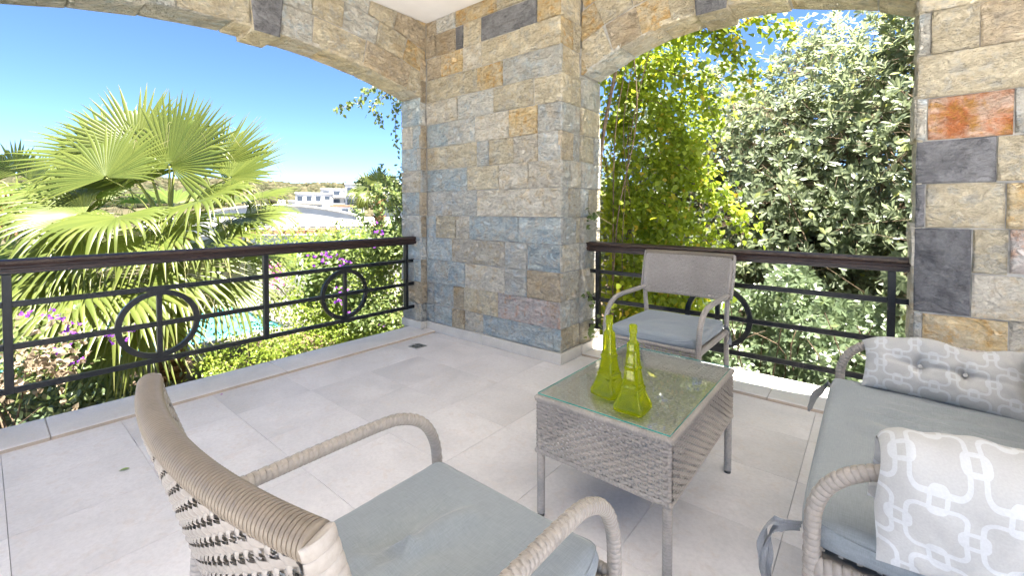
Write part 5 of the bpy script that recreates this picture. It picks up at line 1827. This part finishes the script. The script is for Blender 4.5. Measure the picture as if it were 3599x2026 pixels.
bush('bougainvillea', 'thin leafy shoots rising against the sky beside the pillar', 'bougainvillea', (-.62, .12, -1.0), [(-.6, -.02, 1.25, .06, 60), (-.6, -.08, 1.05, .07, 80), (-.6, .0, 1.5, .05, 40)], .055, .040, L_BOUG, 64, stems=5, per_dir=(0, -.1, .3),
     sprays=[([(-.6, -.05, .9), (-.6, -.22, 1.25), (-.6, -.36, 1.50), (-.6, -.43, 1.72)], 5, .022), ([(-.6, -.05, .9), (-.6, -.35, 1.30), (-.6, -.62, 1.52), (-.6, -.74, 1.55)], 4, .022),
             ([(-.6, -.02, 1.0), (-.6, -.12, 1.5), (-.6, -.20, 1.70)], 6, .035), ([(-.6, -.02, 1.1), (-.6, -.22, 1.50), (-.6, -.30, 1.60)], 5, .03), ([(-.6, .0, 1.2), (-.6, -.06, 1.8), (-.6, -.12, 1.9)], 5, .035)])
# sprays hanging in front of the sky under the arch
bush('bougainvillea', 'leafy spray dangling below the arch against the sky', 'bougainvillea', (-.62, -.10, 2.95), [(-.62, -.18, 2.75, .07, 60), (-.62, -.22, 2.6, .07, 60), (-.6, -.2, 2.45, .05, 30)], .05, .036, L_BOUG, 53, stems=4, per_dir=(0, -.2, -.6),
     sprays=[([(-.62, -.2, 2.75), (-.62, -.45, 2.62), (-.62, -.62, 2.50), (-.62, -.70, 2.38), (-.62, -.92, 2.28)], 5, .025), ([(-.62, -.2, 2.7), (-.62, -.38, 2.5), (-.62, -.52, 2.36), (-.62, -.40, 2.22)], 6, .03), ([(-.62, -.2, 2.5), (-.6, -.25, 2.2), (-.6, -.22, 1.95)], 3, .03)])
# lime green shrubs right under the sill
bush('garden_shrub', 'lime green feathery shrub just beyond the long sill', 'shrub', (-1.7, -.7, -1.0), fill(90, (-2.5, -.7), (-1.75, .3), (-.98, -.28), .10, 100), .042, .022, L_LIME, 54, shape=LEAF_LN, stems=18, per_dir=(0, 0, .8), group='shrubs in the bed under the sill')
bush('garden_shrub', 'yellow-green round shrub beside the bougainvillea', 'shrub', (-2.9, .3, -1.0), fill(70, (-3.8, -2.1), (-.6, 1.4), (-.95, -.1), .12, 90), .05, .027, L_LIME, 55, shape=LEAF_LN, stems=14, per_dir=(0, 0, .7), group='shrubs in the bed under the sill')
bush('garden_shrub', 'broad-leaved green shrub on the soil below the railing post', 'shrub', (-3.1, -2.45, -1.0), fill(40, (-3.6, -2.5), (-3.1, -2.15), (-.97, -.60), .085, 40), .085, .05, L_HEDGE, 56, shape=LEAF_OB, stems=14, per_dir=(.1, -.1, .5), group='shrubs in the bed under the sill')
bush('garden_shrub', 'sunlit green shrub at the picture edge behind the post', 'shrub', (-4.2, -3.0, -1.0), fill(50, (-5.0, -3.5), (-3.6, -2.2), (-.95, -.30), .12, 50), .075, .045, L_LIME, 57, shape=LEAF_OB, stems=12, per_dir=(.1, -.1, .5), group='shrubs in the bed under the sill')
bush('garden_shrub', 'spiky yellow-green tuft at the foot of the palm', 'shrub', (-3.35, -1.25, -1.0), fill(9, (-3.5, -3.2), (-1.4, -1.1), (-.98, -.85), .06, 30), .22, .012, L_LIME, 58, shape=LEAF_LN, stems=2, per_dir=(0, 0, .9), group='shrubs in the bed under the sill')
bush('garden_shrub', 'small trailing plant on bare soil in front of the palm', 'shrub', (-2.95, -1.75, -1.0), fill(10, (-3.2, -2.7), (-2.0, -1.45), (-.99, -.90), .05, 18), .06, .032, L_HEDGE, 59, shape=LEAF_OB, stems=4, per_dir=(0, 0, .5), group='shrubs in the bed under the sill')
# left bougainvillea with dried bracts
bush('bougainvillea', 'bougainvillea with dried beige bracts and purple flowers by the end post', 'bougainvillea', (-1.7, -3.35, -1.0), fill(12, (-2.2, -1.2), (-3.5, -2.95), (-.3, .35), .09, 10), .05, .038, L_BOUG, 60, stems=12, rstem=.011,
     sprays=[([(-1.7, -3.2, -.1), (-1.6, -2.9, .12), (-1.55, -2.6, .16), (-1.5, -2.38, .17)], 3, .04), ([(-1.7, -3.2, .0), (-1.6, -2.95, .3), (-1.5, -2.75, .42)], 3, .04), ([(-1.7, -3.2, -.2), (-1.6, -2.85, -.05), (-1.55, -2.65, -.06)], 3, .04)],
     flowers=[(L_DRY, .052, fill(20, (-1.9, -1.35), (-3.35, -2.72), (-.22, .36), .07, 7)), (L_BRACT, .030, [(-1.5, -2.42, .18, .03, 9), (-1.5, -2.52, .15, .04, 9), (-1.5, -2.80, .25, .04, 10), (-1.5, -2.9, .42, .04, 8), (-1.5, -2.75, -.02, .03, 5), (-1.5, -3.0, .45, .04, 6), (-1.5, -2.86, .12, .03, 5)])])

# ---- further garden: garden wall with ivy, pots, parasol, path light
WHITE = plain_mat('white_render', (0.58, 0.57, 0.555), .9, .2, var=.04, scale=2)
def boxthing(name, label, cat, boxes, mat, base, group=None, rz=0.0):
    root = thing(name, base, label, cat, group, rz)
    for nm, b in boxes:
        q = MB(); q.bbox(*b, .01); q.build(nm, mat, root)
    return root
bush('ivy_hedge', 'long yellow-green ivy hedge covering the white garden wall', 'hedge', (-9.6, 3.9, -1.1), fill(150, (-10.4, -8.0), (1.6, 5.8), (-.6, .55), .17, 70), .075, .055, L_LIME, 61, stems=8)
bush('garden_shrub', 'tall yellow-green leafy shrub between the palm and the ring of the railing', 'shrub', (-4.6, 1.4, -1.0), fill(70, (-5.4, -3.9), (.6, 2.3), (-.95, .62), .15, 80), .07, .05, L_LIME, 63, stems=14, group='shrubs in the bed under the sill')
boxthing('garden_wall', 'white rendered garden wall below the ivy hedge', 'wall', [('wall', (-2.6, 2.6, -.12, .12, -.2, 1.0)), ('coping', (-2.65, 2.65, -.16, .16, 1.002, 1.06))], WHITE, (-9.9, 3.9, -1.12), rz=R(52))
bush('flowering_shrub', 'pink flowering shrub beside the closed white parasol', 'shrub', (-7.6, 1.15, -1.1), fill(12, (-7.9, -7.3), (.9, 1.5), (-.9, -.25), .10, 24), .05, .036, L_BOUG, 62, flowers=[(L_PINK, .05, fill(16, (-7.8, -7.3), (.9, 1.5), (-.6, -.05), .07, 7))], stems=6)
um = thing('parasol', (-7.3, 1.75, -1.12), 'closed white parasol standing by the pool', 'parasol')
q = MB(); q.tube([(0, 0, .0), (0, 0, 1.45)], .022, 8); q.build('pole', WHITE, um)
q = MB(); q.tube([(0, 0, .45), (0, 0, .7), (0, 0, 1.1), (0, 0, 1.35), (0, 0, 1.42)], [.115, .10, .075, .05, .01], 24, rad=lambda i, th: 1 + .14 * math.cos(th * 8)); q.build('canopy', WHITE, um, smooth=True)
q = MB(); q.bbox(-.22, .22, -.22, .22, 0.001, .08, .01); q.build('base', WHITE, um)
lamp = thing('path_light', (-3.25, -1.42, -1.0), 'small white mushroom path light in the flower bed', 'garden light')
q = MB(); q.tube([(0, 0, 0), (0, 0, .28)], .010, 8); q.build('stake', WHITE, lamp)
q = MB(); q.tube([(0, 0, .27), (0, 0, .285), (0, 0, .31), (0, 0, .325)], [.075, .072, .04, .006], 16); q.build('shade', WHITE, lamp, smooth=True)

# ---- white villa with a curved parapet and the pergola in front of it
vil = thing('white_villa', (-22.4, 7.85, -1.2), 'white villa with a shallow curved parapet beyond the garden', 'building', rz=R(46))
def vbox(nm, par, *b):
    q = MB(); q.bbox(*b, .02); return q.build(nm, WHITE, par)
vbox('wall', vil, -7.5, 8.0, 0.0, 6.0, 0, 1.95)
vbox('cornice', vil, -7.6, 8.1, -.12, .2, 1.50, 1.57)
vbox('cornice', vil, -7.6, 8.1, -.14, .2, .98, 1.05)
q = MB(); vs = []
n = 30
for i in range(n + 1):
    x = -5.6 + 9.6 * i / n; t = (x + .4) / 4.9
    zt_ = 1.96 + max(0, .74 * (1 - t * t))
    vs += [(x, .02, 1.951), (x, .02, zt_), (x, .30, zt_), (x, .30, 1.951)]
q.add(vs, [(i * 4 + k, i * 4 + (k + 1) % 4, (i + 1) * 4 + (k + 1) % 4, (i + 1) * 4 + k) for i in range(n) for k in range(4)])
q.build('parapet', WHITE, vil)
q = MB(); P = []
for i in range(n + 1):
    x = -5.6 + 9.6 * i / n; t = (x + .4) / 4.9
    P.append((x, .03, 1.98 + max(0, .74 * (1 - t * t))))
q.tube(P, .07, 8); q.build('parapet_moulding', WHITE, vil, smooth=True)
for x in (-.6, 1.9): vbox('chimney', vil, x, x + .32, .5, .9, 1.96, 3.05)
TIMBER = plain_mat('pergola_timber', (0.30, 0.17, 0.10), .7, .3, var=.2)
per = thing('pergola', (-14.6, 4.6, -1.2), 'timber pergola with pale slats in front of the villa', 'pergola', rz=R(62))
for x in (-1.5, 1.5):
    for y in (-.9, .9):
        q = MB(); q.bbox(x - .07, x + .07, y - .07, y + .07, 0, 1.52, .01); q.build('post', TIMBER, per)
for y in (-.95, .95):
    q = MB(); q.bbox(-2.0, 2.0, y - .05, y + .05, 1.53, 1.68, .01); q.build('beam', TIMBER, per)
for k in range(11):
    x = -1.9 + k * .38
    q = MB(); q.bbox(x - .04, x + .04, -1.35, 1.35, 1.685, 1.78, .008); q.build('slat', WHITE, per)

# ---- hill with houses
hn = 90; hm = 26
q = MB(); vs = []
def hill_h(a, t):
    top = 15.5 + 3.5 * mnoise.noise((a * 3.1, 0.7, 0)) + 1.4 * mnoise.noise((a * 11, 2.0, 0)) + 9.0 * max(0, (-.2 - a)) 
    return -1.3 + (top + 1.0) * (math.sin(min(1, t) * PI / 2) ** 1.25)
terr_o = np.array([3.56, -3.24, 0]); fwd = np.array([-math.sin(R(39.3835)), math.cos(R(39.3835)), 0])
for j in range(hm + 1):
    for i in range(hn + 1):
        a = -1.25 + 2.2 * i / hn; t = j / hm * 1.2; dist = 120 + 190 * t
        p = terr_o + fwd * dist + CR * (dist * a)
        vs.append((p[0], p[1], hill_h(a, t) if t <= 1 else hill_h(a, 1) - (t - 1) * 8))
q.add(vs, [(j * (hn + 1) + i, j * (hn + 1) + i + 1, (j + 1) * (hn + 1) + i + 1, (j + 1) * (hn + 1) + i) for j in range(hm) for i in range(hn)])
tag(q.build('hill', FARG, smooth=True), 'low dry hill along the horizon', 'hill', kind='structure')
rw = np.random.default_rng(71)
ico = np.array([(0, 0, 1), (.894, 0, .447), (.276, .851, .447), (-.724, .526, .447), (-.724, -.526, .447), (.276, -.851, .447), (.724, .526, -.3), (-.276, .851, -.3), (-.894, 0, -.3), (-.276, -.851, -.3), (.724, -.526, -.3)])
icf = np.array([(0, 1, 2), (0, 2, 3), (0, 3, 4), (0, 4, 5), (0, 5, 1), (1, 6, 2), (2, 7, 3), (3, 8, 4), (4, 9, 5), (5, 10, 1), (2, 6, 7), (3, 7, 8), (4, 8, 9), (5, 9, 10), (1, 10, 6)])
Vs, Ts, vr = [], [], []
cnt = 0
for i in range(6500):
    a = rw.uniform(-1.2, .2); t = rw.uniform(.08, 1.02) ** .8
    dist = 120 + 190 * t
    p = terr_o + fwd * dist + CR * (dist * a)
    s = rw.uniform(.9, 2.3)
    c = np.array([p[0], p[1], hill_h(a, t) + s * .3])
    jit = rw.uniform(.65, 1.25, (11, 1))
    Vs.append(ico * jit * np.array([s, s, s * .85]) + c); Ts.append(icf + cnt * 11); cnt += 1
    vr.append(np.full(11, rw.uniform(0, 1)))
wood_ = np_mesh('scrub_woodland', np.concatenate(Vs), np.concatenate(Ts), L_FAR, None, var=np.concatenate(vr))
tag(wood_, 'brown-green scrub woodland covering the far hill', 'woodland', kind='stuff')
DARKW = plain_mat('dark_window', (0.05, 0.06, 0.08), .15, .5)
REDR = plain_mat('terracotta', (0.40, 0.19, 0.12), .8, .2)
def house(label, loc, w, h, dp, floors, nwin, rz=0, terr=False):
    root = thing('white_house', loc, label, 'house', 'white houses on the far slope', R(59.0 + rz))
    q = MB(); q.bbox(-w / 2, w / 2, 0, dp, -6, h, .05); q.build('wall', WHITE, root)
    q = MB(); q.bbox(-w / 2 - .15, w / 2 + .15, -.15, dp + .15, h + .001, h + .35, .05); q.build('roof', REDR if terr else WHITE, root)
    for f in range(floors):
        z0 = h * (f + .25) / floors; z1 = z0 + h / floors * .5
        for k in range(nwin):
            x = -w / 2 + w * (k + .5) / nwin
            q = MB(); q.bbox(x - w / nwin * .28, x + w / nwin * .28, -.06, .02, z0, z1, .01); q.build('window', DARKW, root)
        q = MB(); q.bbox(-w / 2 + .3, w / 2 - .3, -1.6, -.07, z0 - .45, z0 - .25, .02); q.build('balcony', WHITE, root)
    return root
house('long two-storey white house in the middle of the far slope', (-99.8, 47.7, 0.49), 8, 4.6, 6, 2, 4)
house('white house with tall end block beside the distant palm', (-104.1, 61.1, 1.89), 5, 6.2, 6, 2, 2)
house('stepped white house higher up the far slope', (-114.4, 61.6, 2.84), 8.5, 4.2, 6, 2, 3)
house('low white house with terracotta roof edge below the others', (-84.8, 47.2, -0.22), 7.0, 2.2, 5, 1, 3, terr=True)
house('small white block house at the foot of the wooded slope', (-110.0, 48.4, 1.15), 4.0, 2.2, 5, 1, 2)
house('white house half hidden by the pillar on the far slope', (-98.1, 68.5, 2.78), 9, 5.5, 6, 2, 3)
house('tiny white house standing alone beneath the scrub', (-84.9, 43.1, -1.34), 3.2, 1.8, 4, 1, 2)
